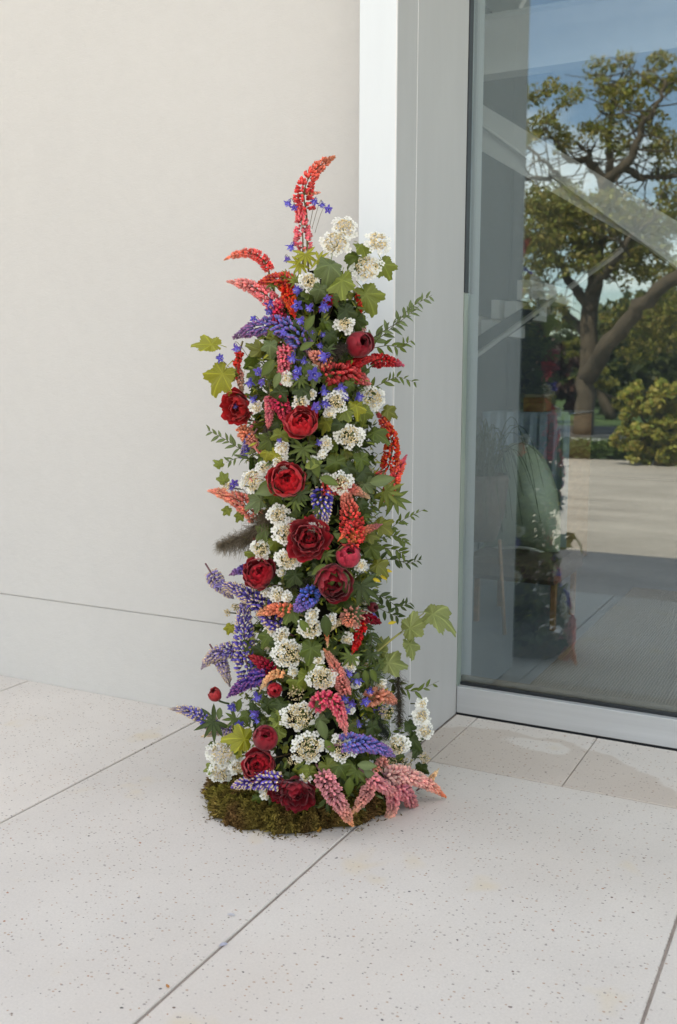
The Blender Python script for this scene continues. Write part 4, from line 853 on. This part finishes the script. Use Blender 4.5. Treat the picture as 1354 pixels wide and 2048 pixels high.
COLP = [(577, 405, 12), (588, 414, 10), (630, 402, 12), (644, 408, 10), (655, 418, 12), (583, 492, 14), (573, 517, 10), (597, 580, 15), (595, 611, 15), (620, 614, 13), (648, 612, 17), (654, 596, 10), (542, 606, 17), (540, 622, 13), (602, 640, 13), (507, 637, 10), (472, 694, 14), (438, 716, 13), (511, 696, 12), (518, 742, 14), (500, 764, 14), (522, 764, 11), (586, 714, 16), (597, 742, 14), (650, 712, 18), (627, 748, 19), (590, 752, 12), (682, 775, 17), (648, 780, 15), (690, 792, 14), (718, 792, 14), (630, 814, 15), (652, 806, 14), (508, 797, 13), (472, 810, 12), (637, 884, 10), (468, 966, 12), (462, 975, 9), (714, 1357, 19), (696, 1346, 14), (688, 1396, 15), (704, 1406, 13), (730, 1402, 14), (740, 1380, 12), (513, 1392, 16), (465, 1412, 15), (511, 1428, 16), (512, 1440, 11), (476, 1450, 16), (717, 1447, 12), (693, 1420, 11), (625, 665, 9), (640, 690, 9), (645, 668, 8), (565, 665, 10), (730, 1530, 9), (560, 880, 8), (612, 690, 12), (608, 720, 12), (492, 905, 10)]
for i, (u, v, s_) in enumerate(COLP):
    p = PT(u, v, .045); sz = s_*DIST/FPX*.74; up_ = rnd.uniform(-1.2, .0)
    fc = nrm(rt*rnd.uniform(-.7, .7)+np.array([0, 0, up_])-hd*rnd.uniform(.2, .9)); o = link('columbine', COLM[i % 5], arr, p-B, frame(fc, roll=rnd.uniform(0, 6)), sz)
    sm = MB(); b_ = -fc*sz*.6; q_ = -OUT(p)*.055+np.array([0, 0, -.05]); tube(sm, bez(b_, b_-fc*sz*.8+np.array([0, 0, .022]), q_, 8), .0009, (.14, .12, .07), 4)
    link('flower_stalk', sm.mesh('flower_stalk', STEM), arr, p-B)

# --- leaves
def lobed(seed, c=(.10, .15, .035), rings=4, n=84, droop=.35):
    q = np.random.default_rng(seed); th = np.linspace(-PI, PI, n, endpoint=False)
    def pk(a, w_): return np.exp(-((np.angle(np.exp(1j*(th-a))))/w_)**2)
    k3 = q.uniform(.8, 1.1); r = .54+.52*pk(0, .36)+.36*k3*pk(.90, .33)+.40*pk(-.90, .33)+.08*pk(1.95, .3)+.08*pk(-1.95, .3)
    r *= 1+.15*(((np.abs(th)*14/PI) % 1)-.5)+q.normal(0, .012, n); r -= .28*pk(PI, .25)
    vs = [(0, .30, 0)]; cs = [np.array(c)*1.25]; vein = pk(0, .045)+pk(1.05, .05)+pk(-1.05, .05)+.7*pk(2., .05)+.7*pk(-2., .05)
    a1, a2 = q.uniform(-.35, .35, 2); b1, b2 = q.uniform(.02, .09), q.uniform(0, 6)
    for k in range(1, rings+1):
        s_ = k/rings
        for j in range(n):
            x = r[j]*s_*math.sin(th[j]); y = .30+r[j]*s_*math.cos(th[j])
            z = -droop*(s_*r[j])**2*(.6+.4*math.cos(th[j]*2))+.05*math.cos(th[j]*6.0)*s_ + .12*abs(x)+a1*x*y+a2*x + .015*math.sin(j*1.7)*s_ + b1*math.sin(th[j]*4+b2)*s_*s_
            vs.append((x, y, z)); m_ = min(1, vein[j])*(1-.3*s_); cs.append(np.array(c)*(1+.75*m_)*q.uniform(.92, 1.08))
    f = [(0, 1+j, 1+(j+1) % n) for j in range(n)]+[(1+(k-1)*n+j, 1+k*n+j, 1+k*n+(j+1) % n, 1+(k-1)*n+(j+1) % n) for k in range(1, rings) for j in range(n)]
    st_ = MB(); st_.add(vs, f, np.array(cs)); tube(st_, [(0, -.42, -.12), (0, -.1, .02), (0, .30, -.005)], [.022, .02, .014], np.array(c)*1.5, 4); return st_
def lance(w_=.2, c=(.06, .10, .03), n=7, droop=.25, seed=0):
    q = np.random.default_rng(seed); vs, cs = [], []; tw = q.uniform(-.2, .2)
    for i in range(n+1):
        t = i/n; ww = w_*math.sin(PI*min(1, t**.85*.97+.03))**.9+.004; z = -droop*t*t
        for s_ in (-1, 0, 1): vs.append((ww*s_, t, z+(.35*ww if s_ else 0)+tw*t*ww*s_)); cs.append(np.array(c)*(1.45 if s_ == 0 else 1.))
    f = [(i*3+j, i*3+j+1, i*3+j+4, i*3+j+3) for i in range(n) for j in range(2)]; return MB().add(vs, f, np.array(cs))
def palm(seed, c, nl=8, spread=2.0, w_=.11):
    q = random.Random(seed); mb = MB()
    for k in range(nl):
        a = -spread+2*spread*k/(nl-1)+q.uniform(-.06, .06); m_ = lance(w_, c, 6, q.uniform(.1, .4), seed+k); V = np.concatenate(m_.v)*np.array([1, q.uniform(.85, 1.1)*(1-.12*abs(a)/spread), 1])
        R = np.array([[math.cos(a), math.sin(a), 0], [-math.sin(a), math.cos(a), 0], [0, 0, 1]]); mb.add(V@R.T, m_.f, np.concatenate(m_.c))
    tube(mb, [(0, 0, 0), (0, -.5, -.1)], .02, np.array(c)*1.4, 4); return mb
GR = dict(y=(.26, .26, .022), l=(.165, .20, .032), m=(.085, .122, .020), d=(.040, .064, .013), g=(.115, .155, .055), p=(.23, .265, .085), o=(.14, .15, .022))
LM = {k: [lobed(i*7+ord(k), c, droop=.2+.22*i).mesh('viburnum_leaf', LEAF) for i in range(5)] for k, c in [(a, GR[a]) for a in 'ylmdgpo']}
# u, v of the leaf's middle, size px (half length), direction in the picture (dx, dy down), tilt toward viewer, tone
LV = [(421, 689, 31, -1, -.05, 'y'), (444, 750, 36, -.6, .8, 'y'), (487, 1478, 30, -.8, -.3, 'y'), (478, 1497, 16, -.6, .9, 'y'),
 (660, 532, 34, -.3, .9, 'g'), (684, 562, 34, .1, 1, 'l'), (732, 590, 38, .5, 1, 'l'), (768, 530, 28, .6, 1, 'l'), (722, 492, 24, .4, .6, 'l'), (712, 514, 26, -.2, .6, 'm'), (692, 622, 24, .1, 1, 'd'), (712, 640, 24, .1, 1, 'd'), (640, 580, 22, -.3, 1, 'g'), (662, 590, 20, .3, 1, 'm'),
 (850, 1262, 30, .1, 0, 'x')]
LV = LV[:-1]+[(868, 1229, 38, 1, .15, 'p'), (822, 1256, 32, .7, -.5, 'p'), (820, 1290, 26, .4, 1, 'p'), (762, 1300, 22, .3, -.9, 'p'), (778, 1326, 30, 1, .0, 'p'),
 (672, 926, 28, -.1, 1, 'm'), (694, 936, 22, .3, 1, 'd'), (722, 920, 27, .1, 1, 'm'), (726, 945, 22, .3, 1, 'd'), (748, 866, 28, .9, .2, 'm'), (682, 850, 26, -.4, .7, 'd'), (652, 845, 24, -.3, 1, 'o'), (690, 822, 24, -.6, .6, 'l'), (712, 812, 20, .2, .8, 'y'), (728, 824, 26, .1, 1, 'l'), (775, 822, 20, 1, .4, 'o'), (730, 970, 24, 1, -.1, 'g'),
 (622, 1298, 30, -.1, 1, 'm'), (612, 1352, 28, .2, 1, 'l'), (630, 1330, 22, .5, .7, 'l'), (592, 1362, 22, -.5, .8, 'l'), (583, 1222, 26, -.5, .8, 'm'), (600, 1200, 22, .3, 1, 'd'), (560, 1290, 22, -.6, .7, 'd'), (536, 1274, 22, -.6, .7, 'm'), (520, 1300, 20, -.7, .7, 'd'), (500, 1290, 18, -.8, .4, 'm'), (460, 1255, 13, -.4, 1, 'y'), (655, 1395, 22, .4, 1, 'm'), (560, 1410, 24, -.5, .6, 'd'),
 (556, 1462, 26, -.7, .4, 'l'), (560, 1440, 20, -.8, -.2, 'l'), (655, 1534, 27, .4, .8, 'l'), (678, 1532, 27, .7, .8, 'm'), (602, 1540, 24, -.4, 1, 'l'), (622, 1545, 20, .3, 1, 'l'), (580, 1556, 20, -.1, 1, 'd'), (825, 1478, 24, .5, .5, 'd'), (834, 1500, 24, .3, 1, 'd'), (843, 1536, 20, -.1, 1, 'd'), (757, 1546, 20, .3, 1, 'd'), (818, 1450, 20, .3, 1, 'd'), (424, 1535, 18, -.9, .3, 'l'), (478, 1500, 14, .2, 1, 'm'), (425, 1490, 12, -.5, 1, 'm'),
 (720, 1480, 22, -.4, .7, 'd'), (745, 1455, 24, .2, 1, 'd'), (705, 1462, 20, -.5, .8, 'm'), (640, 1440, 18, .3, 1, 'g'), (545, 660, 14, -.8, .8, 'l'), (520, 700, 22, -.8, -.3, 'o'), (505, 720, 22, -.7, .6, 'm'), (545, 740, 18, -.5, 1, 'm'), (540, 690, 20, -.2, 1, 'g'), (465, 745, 14, .2, 1, 'o'), (480, 790, 12, .2, 1, 'm'), (630, 750, 22, -.2, .8, 'g'), (610, 735, 18, .6, .5, 'm'), (560, 870, 20, -.3, 1, 'l'), (540, 880, 24, -.8, .5, 'm'), (535, 905, 16, -.4, 1, 'y'), (550, 912, 14, .7, -.5, 'y'),
 (530, 1060, 24, -.7, .6, 'm'), (512, 1110, 24, -.6, .8, 'l'), (595, 1100, 28, .5, .9, 'm'), (550, 1085, 20, .4, 1, 'l'), (760, 1050, 28, .7, .4, 'o'), (742, 1095, 26, .5, .9, 'm'), (735, 1070, 22, .9, .1, 'o'), (755, 1130, 24, .8, .4, 'o'), (480, 1030, 14, -.5, 1, 'l'), (455, 1020, 13, -.6, 1, 'l'), (448, 960, 16, -.6, -1, 'l'), (440, 930, 13, -.5, -1, 'l'), (520, 1000, 26, -1, .2, 'g'), (550, 990, 22, -.5, 1, 'm'),
 (510, 1425, 20, .5, 1, 'd'), (555, 1428, 20, .8, .7, 'm'), (490, 1432, 18, -.3, 1, 'm'), (535, 1410, 22, .8, .5, 'd'), (700, 770, 18, .2, 1, 'm'), (605, 780, 22, -.2, 1, 'd'), (560, 785, 22, -.4, 1, 'd'), (660, 670, 20, .2, 1, 'd'), (590, 650, 18, -.2, 1, 'd'), (720, 1010, 22, .6, .8, 'd'), (640, 1140, 26, -.2, 1, 'd'), (590, 1150, 24, -.3, 1, 'd'), (540, 1570, 16, -.3, 1, 'm'), (548, 1598, 16, .3, 1, 'd'), (513, 1595, 13, 0, 1, 'm')]
for i, (u, v, s_, dx, dy, tn) in enumerate(LV):
    p = PT(u, v, .03 if s_ < 30 else .045); sz = s_*DIST/FPX*(1.3 if tn in 'yp' else 1.14); y = nrm(rt*(dx+rnd.uniform(-.2, .2))-np.array([0, 0, 1.])*dy-hd*rnd.uniform(.0, .5)); nn = nrm(-hd+np.array([0, 0, rnd.uniform(.1, 1.1)])+rt*rnd.uniform(-.8, .8))
    R = leafframe(y, nn); R[:, 0] *= 1; link('viburnum_leaf', LM[tn][i % 5], arr, p-B-y*sz*.35, R, sz)
# long stalk of the pale leaves on the right
sm = MB(); s0 = PT(742, 1314, -.03); tube(sm, bez(s0, PT(775, 1285, .04), PT(800, 1266, .03), 6), [.0042, .004, .0038, .0036, .0034, .003], (.28, .27, .08), 6); tube(sm, bez(PT(800, 1266, .03), PT(822, 1245, .03), PT(848, 1226, .03), 5), .0018, (.28, .27, .08), 5)
A('leaf_stalk', sm, STEM, s0)
# lupin and peony leaves
PM = {k: [palm(i*9+4, GR[k], 8, 2.1).mesh('lupin_leaf', LEAF) for i in range(2)] for k in 'ydmgl'}
for i, (u, v, s_, dx, dy, tn) in enumerate([(612, 512, 26, .2, 1, 'y'), (640, 520, 22, .9, .2, 'y'), (598, 530, 24, -.8, .6, 'y'), (590, 560, 16, -.4, -1, 'l'), (572, 550, 14, -.8, -.6, 'l'), (545, 568, 16, -.6, .6, 'm'), (722, 1176, 42, .1, 1, 'd'), (775, 985, 36, .9, .5, 'l'), (790, 1000, 34, .6, 1, 'm'), (425, 1446, 38, -.9, .6, 'd'), (735, 1560, 26, .2, 1, 'm'), (712, 1545, 30, -.3, 1, 'm'), (740, 1310, 26, -.5, 1, 'd'), (700, 1315, 24, -.4, .9, 'm'), (470, 1440, 26, -.4, .6, 'm'), (640, 1405, 20, .6, 1, 'g'), (605, 900, 28, -.2, .7, 'm'), (628, 940, 28, .4, .9, 'd'), (600, 990, 26, .2, 1, 'd'), (590, 1000, 24, -.6, .8, 'm'), (650, 1110, 22, -.2, 1, 'm'), (690, 1110, 20, -.5, 1, 'm'), (760, 1330, 24, .7, .6, 'm'), (745, 1350, 26, .3, 1, 'd'), (600, 760, 20, .2, 1, 'm'), (710, 1230, 22, .8, .8, 'd'), (655, 700, 18, .1, 1, 'd'), (640, 1020, 20, .1, 1, 'd')]):
    p = PT(u, v, .04); sz = s_*DIST/FPX*1.15; y = nrm(rt*dx-np.array([0, 0, 1.])*dy-hd*rnd.uniform(.1, .4)); nn = nrm(-hd+np.array([0, 0, rnd.uniform(.1, .7)])); link('lupin_leaf', PM[tn][i % 2], arr, p-B-y*sz*.1, leafframe(y, nn), sz)
NM = {k: [lance(.17, GR[k], 7, .25, i).mesh('leaf', LEAF) for i in range(3)] for k in 'dmglyo'}
NW = {k: [lance(.24, GR[k], 7, .2, i).mesh('peony_leaf', LEAF) for i in range(3)] for k in 'dmgly'}
for i, (u, v, s_, dx, dy, tn) in enumerate([(680, 1140, 46, .35, 1, 'g'), (668, 1135, 42, -.35, 1, 'm'), (652, 1130, 30, -.8, .5, 'm'), (695, 1085, 30, -.8, -.6, 'm'), (560, 975, 44, -1, .2, 'g'), (545, 962, 34, -.9, .6, 'm'), (610, 935, 32, .9, -.35, 'l'), (625, 915, 36, .3, 1, 'm'), (640, 955, 34, .9, .3, 'm'), (740, 965, 44, 1, -.2, 'g'), (640, 1440, 38, .3, 1, 'g'), (650, 1480, 30, .7, .9, 'm'), (610, 660, 30, .5, -.8, 'm'), (600, 700, 28, .8, -.5, 'm'), (620, 650, 30, .3, 1, 'd'), (560, 745, 28, -.4, 1, 'g'), (548, 720, 36, -.8, 1, 'm'), (600, 1240, 30, .6, .8, 'm'), (650, 1230, 40, .1, 1, 'd'), (730, 1340, 26, .1, 1, 'm'), (716, 1345, 26, -.3, 1, 'g'), (742, 1338, 26, .4, 1, 'm'), (480, 1398, 26, -.2, 1, 'm'), (440, 1415, 24, -.1, 1, 'g'), (500, 1405, 30, .6, .8, 'd'), (715, 1530, 34, 1, .0, 'g'), (700, 1555, 34, -.1, 1, 'm'), (728, 1540, 30, .8, .6, 'g')]):
    p = PT(u, v, .055); sz = s_*DIST/FPX*1.1; y = nrm(rt*dx-np.array([0, 0, 1.])*dy-hd*.15); link('peony_leaf', NW[tn][i % 3], arr, p-B, leafframe(y, nrm(-hd+np.array([0, 0, rnd.uniform(.1, .6)]))), sz)
# slim leafy sprays (base, bends, tip in picture positions, leaf length px, leaf count)
def spray(pts, ll, n, tn, push=.03, curl=False):
    q = [PT(u, v, push*(k/(len(pts)-1))) for k, (u, v) in enumerate(pts)]; q[0] = q[0]-OUT(q[0])*.04; q = np.array(q)
    t = np.linspace(0, len(q)-1, 24); c = np.stack([np.interp(t, range(len(q)), q[:, k]) for k in range(3)], 1)
    for _ in range(3): c[1:-1] = (c[:-2]+c[1:-1]*2+c[2:])/4
    sm = MB(); tube(sm, c, np.linspace(.0016, .0006, 24), (.10, .10, .05), 5); o = A('leafy_branch', sm, STEM, c[0])
    for k in range(n):
        i = min(23, int(3+20*k/n+rnd.random())); d = nrm(c[min(23, i+1)]-c[i-1]); side = nrm(np.cross(d, -hd))*(1 if k % 2 else -1)
        y = nrm(d*rnd.uniform(.5, 1.1)+side*rnd.uniform(.5, 1)+rnd.uniform(-.5, .4)*hd+np.array([0, 0, rnd.uniform(-.35, .1)])); sz = ll*DIST/FPX*rnd.uniform(.75, 1.15)*(1.05-.4*k/n)
        link('leaf', NM[tn][k % 3], o, c[i]-c[0], leafframe(y, nrm(-hd*rnd.uniform(.3, 1)+np.array([0, 0, 1.])*rnd.uniform(0, 1)+rt*rnd.uniform(-.5, .5))), sz)
    return o
SPR = [([(742, 705), (780, 660), (820, 615), (864, 590)], 26, 20, 'g'), ([(745, 690), (770, 660), (805, 640), (838, 612)], 25, 16, 'g'), ([(740, 700), (775, 690), (800, 695), (824, 680)], 25, 12, 'm'),
 ([(735, 790), (762, 768), (795, 752), (833, 766)], 22, 16, 'm'), ([(755, 1085), (775, 1060), (805, 1040), (850, 1018)], 22, 18, 'm'), ([(765, 1080), (785, 1070), (800, 1075), (812, 1088)], 24, 12, 'm'), ([(765, 1120), (790, 1118), (815, 1128), (845, 1118)], 24, 13, 'd'), ([(775, 1090), (795, 1100), (808, 1110)], 24, 8, 'm'),
 ([(745, 1180), (770, 1195), (795, 1215), (822, 1205)], 27, 16, 'd'), ([(745, 1200), (775, 1225), (800, 1235)], 27, 9, 'd'), ([(785, 1350), (800, 1375), (830, 1385), (878, 1362)], 26, 12, 'm'), ([(505, 915), (480, 898), (450, 878), (415, 860)], 24, 16, 'g'), ([(500, 920), (475, 915), (452, 925)], 24, 8, 'g'), ([(735, 1240), (745, 1270), (740, 1310)], 26, 12, 'd'), ([(720, 1330), (740, 1360), (770, 1370)], 22, 14, 'm'), ([(700, 1400), (690, 1435), (700, 1470)], 22, 10, 'd'), ([(760, 960), (745, 985), (735, 1015)], 22, 8, 'd'), ([(730, 1020), (745, 1060), (760, 1090)], 22, 10, 'm'), ([(480, 700), (500, 725), (545, 770)], 16, 10, 'o'), ([(620, 870), (612, 900), (600, 935)], 22, 9, 'm')]
for s_ in SPR: spray(*s_)
# yellow flecked leaves at the right
for u, v, dx, dy in [(745, 1157, 1, .4), (760, 1150, .9, .6), (768, 1140, 1, .2), (776, 1247, 1, -.2)]:
    p = PT(u, v, .04); y = nrm(rt*dx-np.array([0, 0, 1.])*dy); link('peony_leaf', lance(.2, (.50, .38, .02), 7, .2, 3).mesh('peony_leaf', LEAF), arr, p-B, leafframe(y, nrm(-hd+np.array([0, 0, .4]))), 18*DIST/FPX)
# feathery brown smoke-bush plumes
def plume(u0, v0, u1, v1, rpx, n, col, tipc=None, push=.02):
    a, b_ = PT(u0, v0, push), PT(u1, v1, push); L = np.linalg.norm(b_-a); mb = MB(); R = rpx*DIST/FPX; d = (b_-a)/L
    for k in range(n):
        t = rnd.random()**.8; p = a+(b_-a)*t; o_ = nrm(nr.normal(0, 1, 3)); o_ = nrm(o_+d*.5); rr = R*(1.1-.6*t)*rnd.uniform(.5, 1.15)
        e = p+o_*rr+np.array([0, 0, -rr*.3]); tube(mb, bez(p, (p+e)/2+nr.normal(0, .22*rr, 3), e, 5), [.00055, .0005, .0004, .0004, .0003], np.array(col)*rnd.uniform(.7, 1.4), 3, False)
    o = A('smoke_bush_plume', mb, FUZZ, a, True); return o
plume(545, 1020, 490, 1080, 42, 1000, (.15, .12, .08)); plume(500, 1070, 440, 1090, 36, 900, (.24, .20, .14)); plume(640, 715, 690, 690, 28, 500, (.075, .06, .05)); plume(795, 1340, 800, 1455, 24, 800, (.10, .085, .06)); plume(530, 850, 545, 880, 20, 300, (.11, .085, .07)); plume(755, 1440, 775, 1470, 24, 350, (.05, .06, .045)); plume(660, 1130, 575, 1180, 20, 260, (.06, .06, .04))

# --- filling greenery all round the column, and the stand it is built on
core = MB(); ks = 14
for i, z in enumerate(np.linspace(.01, 1.72, 20)):
    c, h = prof(z); r_ = h*.52
    for j in range(ks):
        a = 2*PI*j/ks; p = hd*DIST+rt*c+(rt*math.cos(a)+hd*math.sin(a)*.85)*r_*rnd.uniform(.85, 1.1); core.add([(p[0], p[1], z)], [], (.012, .012, .008))  # near-black colour paints deep shade into the gaps between the leaves
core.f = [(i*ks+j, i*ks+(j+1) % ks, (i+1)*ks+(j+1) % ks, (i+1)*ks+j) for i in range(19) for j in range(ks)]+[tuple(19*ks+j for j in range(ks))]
link('shaded_moss_stand', core.mesh('shaded_moss_stand', MOSSM, True, B), arr)
FT = [(lance(.17, GR[k], 5, .25, i), k) for k in 'dmdgmd' for i in range(2)]; FT = [(np.concatenate(m_.v), m_.f, np.concatenate(m_.c)) for m_, _ in FT]
FL = [lobed(i, GR[k], 2, 30) for i, k in enumerate('dmdmgo')]; FL = [(np.concatenate(m_.v), m_.f, np.concatenate(m_.c)) for m_ in FL]
FT2 = [lance(.15, GR[k], 4, .3, i) for i, k in enumerate('lmoglydm')]; FT2 = [(np.concatenate(m_.v), m_.f, np.concatenate(m_.c)) for m_ in FT2]
fill = MB(); tw_ = MB()
for k in range(3000):
    z = .06+1.60*rnd.random()**.95; c, h = prof(z); a = rnd.uniform(0, 2*PI); dep = rnd.uniform(.46, .92); r_ = h*dep
    o_ = rt*math.cos(a)+hd*math.sin(a)*.9; p = hd*DIST+rt*c+o_*r_+np.array([0, 0, z]); y = nrm(o_*rnd.uniform(.2, 1.1)+np.array([0, 0, rnd.uniform(-.9, .6)])+rnd.uniform(-.9, .9)*np.cross(o_, [0, 0, 1.]))
    nn = nrm(o_+np.array([0, 0, rnd.uniform(0, 1)])+nr.normal(0, .3, 3))
    if k % 5 < 3: fill.addT(FT[k % len(FT)], leafframe(y, nn), p, rnd.uniform(.028, .055), FT[k % len(FT)][2])
    else: fill.addT(FL[k % len(FL)], leafframe(y, nn), p, rnd.uniform(.020, .036))
for k in range(2600):
    z = .06+1.58*rnd.random(); c, h = prof(z); a = rnd.uniform(0, 2*PI); o_ = rt*math.cos(a)+hd*math.sin(a)*.9; p = hd*DIST+rt*c+o_*h*rnd.uniform(.80, 1.06)+np.array([0, 0, z])
    y = nrm(o_*rnd.uniform(.3, 1.2)+np.array([0, 0, rnd.uniform(-.8, .8)])+rnd.uniform(-1, 1)*np.cross(o_, [0, 0, 1.])); fill.addT(FT2[k % len(FT2)], leafframe(y, nrm(o_+nr.normal(0, .5, 3))), p, rnd.uniform(.014, .030))
A('filler_foliage', fill, LEAF, B, True)
for k in range(150):
    z = rnd.uniform(.05, 1.6); c, h = prof(z); a = rnd.uniform(0, 2*PI); o_ = rt*math.cos(a)+hd*math.sin(a)*.9; p = hd*DIST+rt*c+o_*h*.5+np.array([0, 0, z]); e = p+o_*h*rnd.uniform(.3, .6)+np.array([0, 0, rnd.uniform(.0, .09)])
    tube(tw_, bez(p, (p+e)/2+np.array([0, 0, -.01]), e, 5), rnd.uniform(.0009, .0022), [(.10, .13, .04), (.14, .09, .05), (.16, .18, .06)][k % 3], 4, False)
A('twigs', tw_, STEM, B, True)
# flowers round the back, seen only from the side or in the glass
for k in range(26):
    z = rnd.uniform(.15, 1.6); c, h = prof(z); a = rnd.uniform(.6, PI-.6); o_ = rt*math.cos(a)+hd*math.sin(a)*.9; p = hd*DIST+rt*c+o_*h*1.0+np.array([0, 0, z])
    if k % 3 == 0: viburnum(0, 0, rnd.uniform(18, 28), pos=p, seed=200+k)
    else:
        ca = [CORAL, PINK, VIO, HOT, PALEP, ORED][k % 6]; e = p+o_*.09+np.array([0, 0, rnd.uniform(-.09, .12)]); lupin(0, 0, 0, 0, 0, 0, 17, ca, np.array(ca)*.7+.15, accent=None, pts=[p, (p+e)/2+o_*.03+np.array([0, 0, .03]), e])

# --- moss at the foot
mo = MB(); nA, nR = 72, 16; mc = on_z(596, 1606); mc[2] = 0
mrad = lambda a: ((.310+.012*math.sin(3*a+1)+.011*math.sin(7*a+.5)+.009*math.sin(13*a)+.007*math.sin(23*a+2)+.005*math.sin(37*a))) * (1/math.sqrt((math.cos(a))**2+(math.sin(a)/.72)**2))
import mathutils.noise as mn
def mossp(r_, a):
    R_ = mrad(a)*r_; x, y = R_*math.cos(a), R_*math.sin(a); p = mc+rt*x+hd*y
    edge = math.sqrt(max(0, 1-r_**5)); z = (.062*edge+.040*(mn.noise(mathutils.Vector((p[0]*17, p[1]*17, 0)))+.6*mn.noise(mathutils.Vector((p[0]*55, p[1]*55, 3))))*min(1, edge*2+.25))
    return np.array([p[0], p[1], max(.001, z+.004)])
def mosscol(p): 
    t = .5+1.1*mn.noise(mathutils.Vector((p[0]*16, p[1]*16, 5))); t = min(1, max(0, t)); t2 = .5+.9*mn.noise(mathutils.Vector((p[0]*38, p[1]*38, 9))); t2 = min(1, max(0, t2))
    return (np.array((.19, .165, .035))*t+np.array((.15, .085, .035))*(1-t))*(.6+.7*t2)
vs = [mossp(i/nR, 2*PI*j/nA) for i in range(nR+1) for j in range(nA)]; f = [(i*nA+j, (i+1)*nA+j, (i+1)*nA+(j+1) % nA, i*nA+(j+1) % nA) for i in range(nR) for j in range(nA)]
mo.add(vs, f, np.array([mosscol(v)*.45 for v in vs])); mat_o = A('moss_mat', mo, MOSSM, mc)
fr = MB()
for k in range(26000):
    r_ = math.sqrt(rnd.random())*.995 if k % 3 else rnd.uniform(.75, 1.0); a = rnd.uniform(0, 2*PI)
    if math.sin(a) > .35 and r_ < .8: continue
    p = mossp(r_, a); nn = nrm(np.array([0, 0, 1.])*(1.1-r_**4*.8)+(rt*math.cos(a)+hd*math.sin(a))*r_**3*1.1+nr.normal(0, .45, 3)); L_ = rnd.uniform(.007, .018); s_ = nrm(np.cross(nn, nr.normal(0, 1, 3)))*L_*.20
    c = mosscol(p)*rnd.uniform(.7, 1.6); m_ = p+nn*L_*.55+nr.normal(0, .0012, 3); e = p+nn*L_+nr.normal(0, .003, 3)-np.array([0, 0, .002]); e[2] = max(e[2], .001)
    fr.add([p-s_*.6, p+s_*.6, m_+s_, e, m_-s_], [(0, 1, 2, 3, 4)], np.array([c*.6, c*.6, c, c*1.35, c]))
for k in range(260):                                        # crumbs and loose strands round the edge
    a = rnd.uniform(PI, 2*PI) if k % 4 else rnd.uniform(0, PI); p = mossp(1., a); o_ = rt*math.cos(a)+hd*math.sin(a); p = p+o_*abs(rnd.gauss(0, .016)); p[2] = .001
    d = nrm(np.array([rnd.gauss(0, 1), rnd.gauss(0, 1), .15])); L_ = rnd.uniform(.004, .015); c = mosscol(p)*rnd.uniform(.6, 1.3); w2 = np.cross(d, [0, 0, 1.])*L_*.18
    fr.add([p-w2, p+w2, p+d*L_*.6+w2+[0, 0, .002], p+d*L_, p+d*L_*.6-w2+[0, 0, .002]], [(0, 1, 2, 3, 4)], c)
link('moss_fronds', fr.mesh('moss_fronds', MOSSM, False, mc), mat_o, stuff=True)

# --- small things on the paving
def fallen(name, label, cat, u, v, s_, col, roll, m=PETAL, curl=.3):
    p = on_z(u, v); p[2] = .0015+curl*.004; mb = lance(.32, col, 6, -curl, int(u)); V = np.concatenate(mb.v)*s_; V[:, 2] = np.abs(V[:, 2])*.8
    mb.v = [V]; me = mb.mesh(name, m); o = link(name, me, None, p, np.array([[math.cos(roll), -math.sin(roll), 0], [math.sin(roll), math.cos(roll), 0], [0, 0, 1]])); tag(o, label, cat)
fallen('fallen_petal', 'bruised pale blue petal lying left of the long paving joint', 'petal', 470, 1832, .022, (.47, .47, .50), 1.9, PETAL, .08)
fallen('fallen_petal', 'bruised blue petal lying on the paving joint just right of it', 'petal', 455, 1888, .024, (.42, .43, .52), 2.7, PETAL, .08)
fallen('fallen_petal', 'curled orange petal lying at the front edge of the moss', 'petal', 636, 1666, .030, (.55, .30, .06), .4, PETAL, .5)
fallen('dry_leaf', 'crumpled orange leaf scrap in the corner of pier and sill', 'leaf', 906, 1432, .030, (.45, .24, .06), 2.2, LEAF, .5)
fallen('dry_leaf', 'tiny tan leaf scrap in the long joint at the bottom', 'leaf', 338, 1978, .012, (.40, .18, .06), 1.2, LEAF, .4)
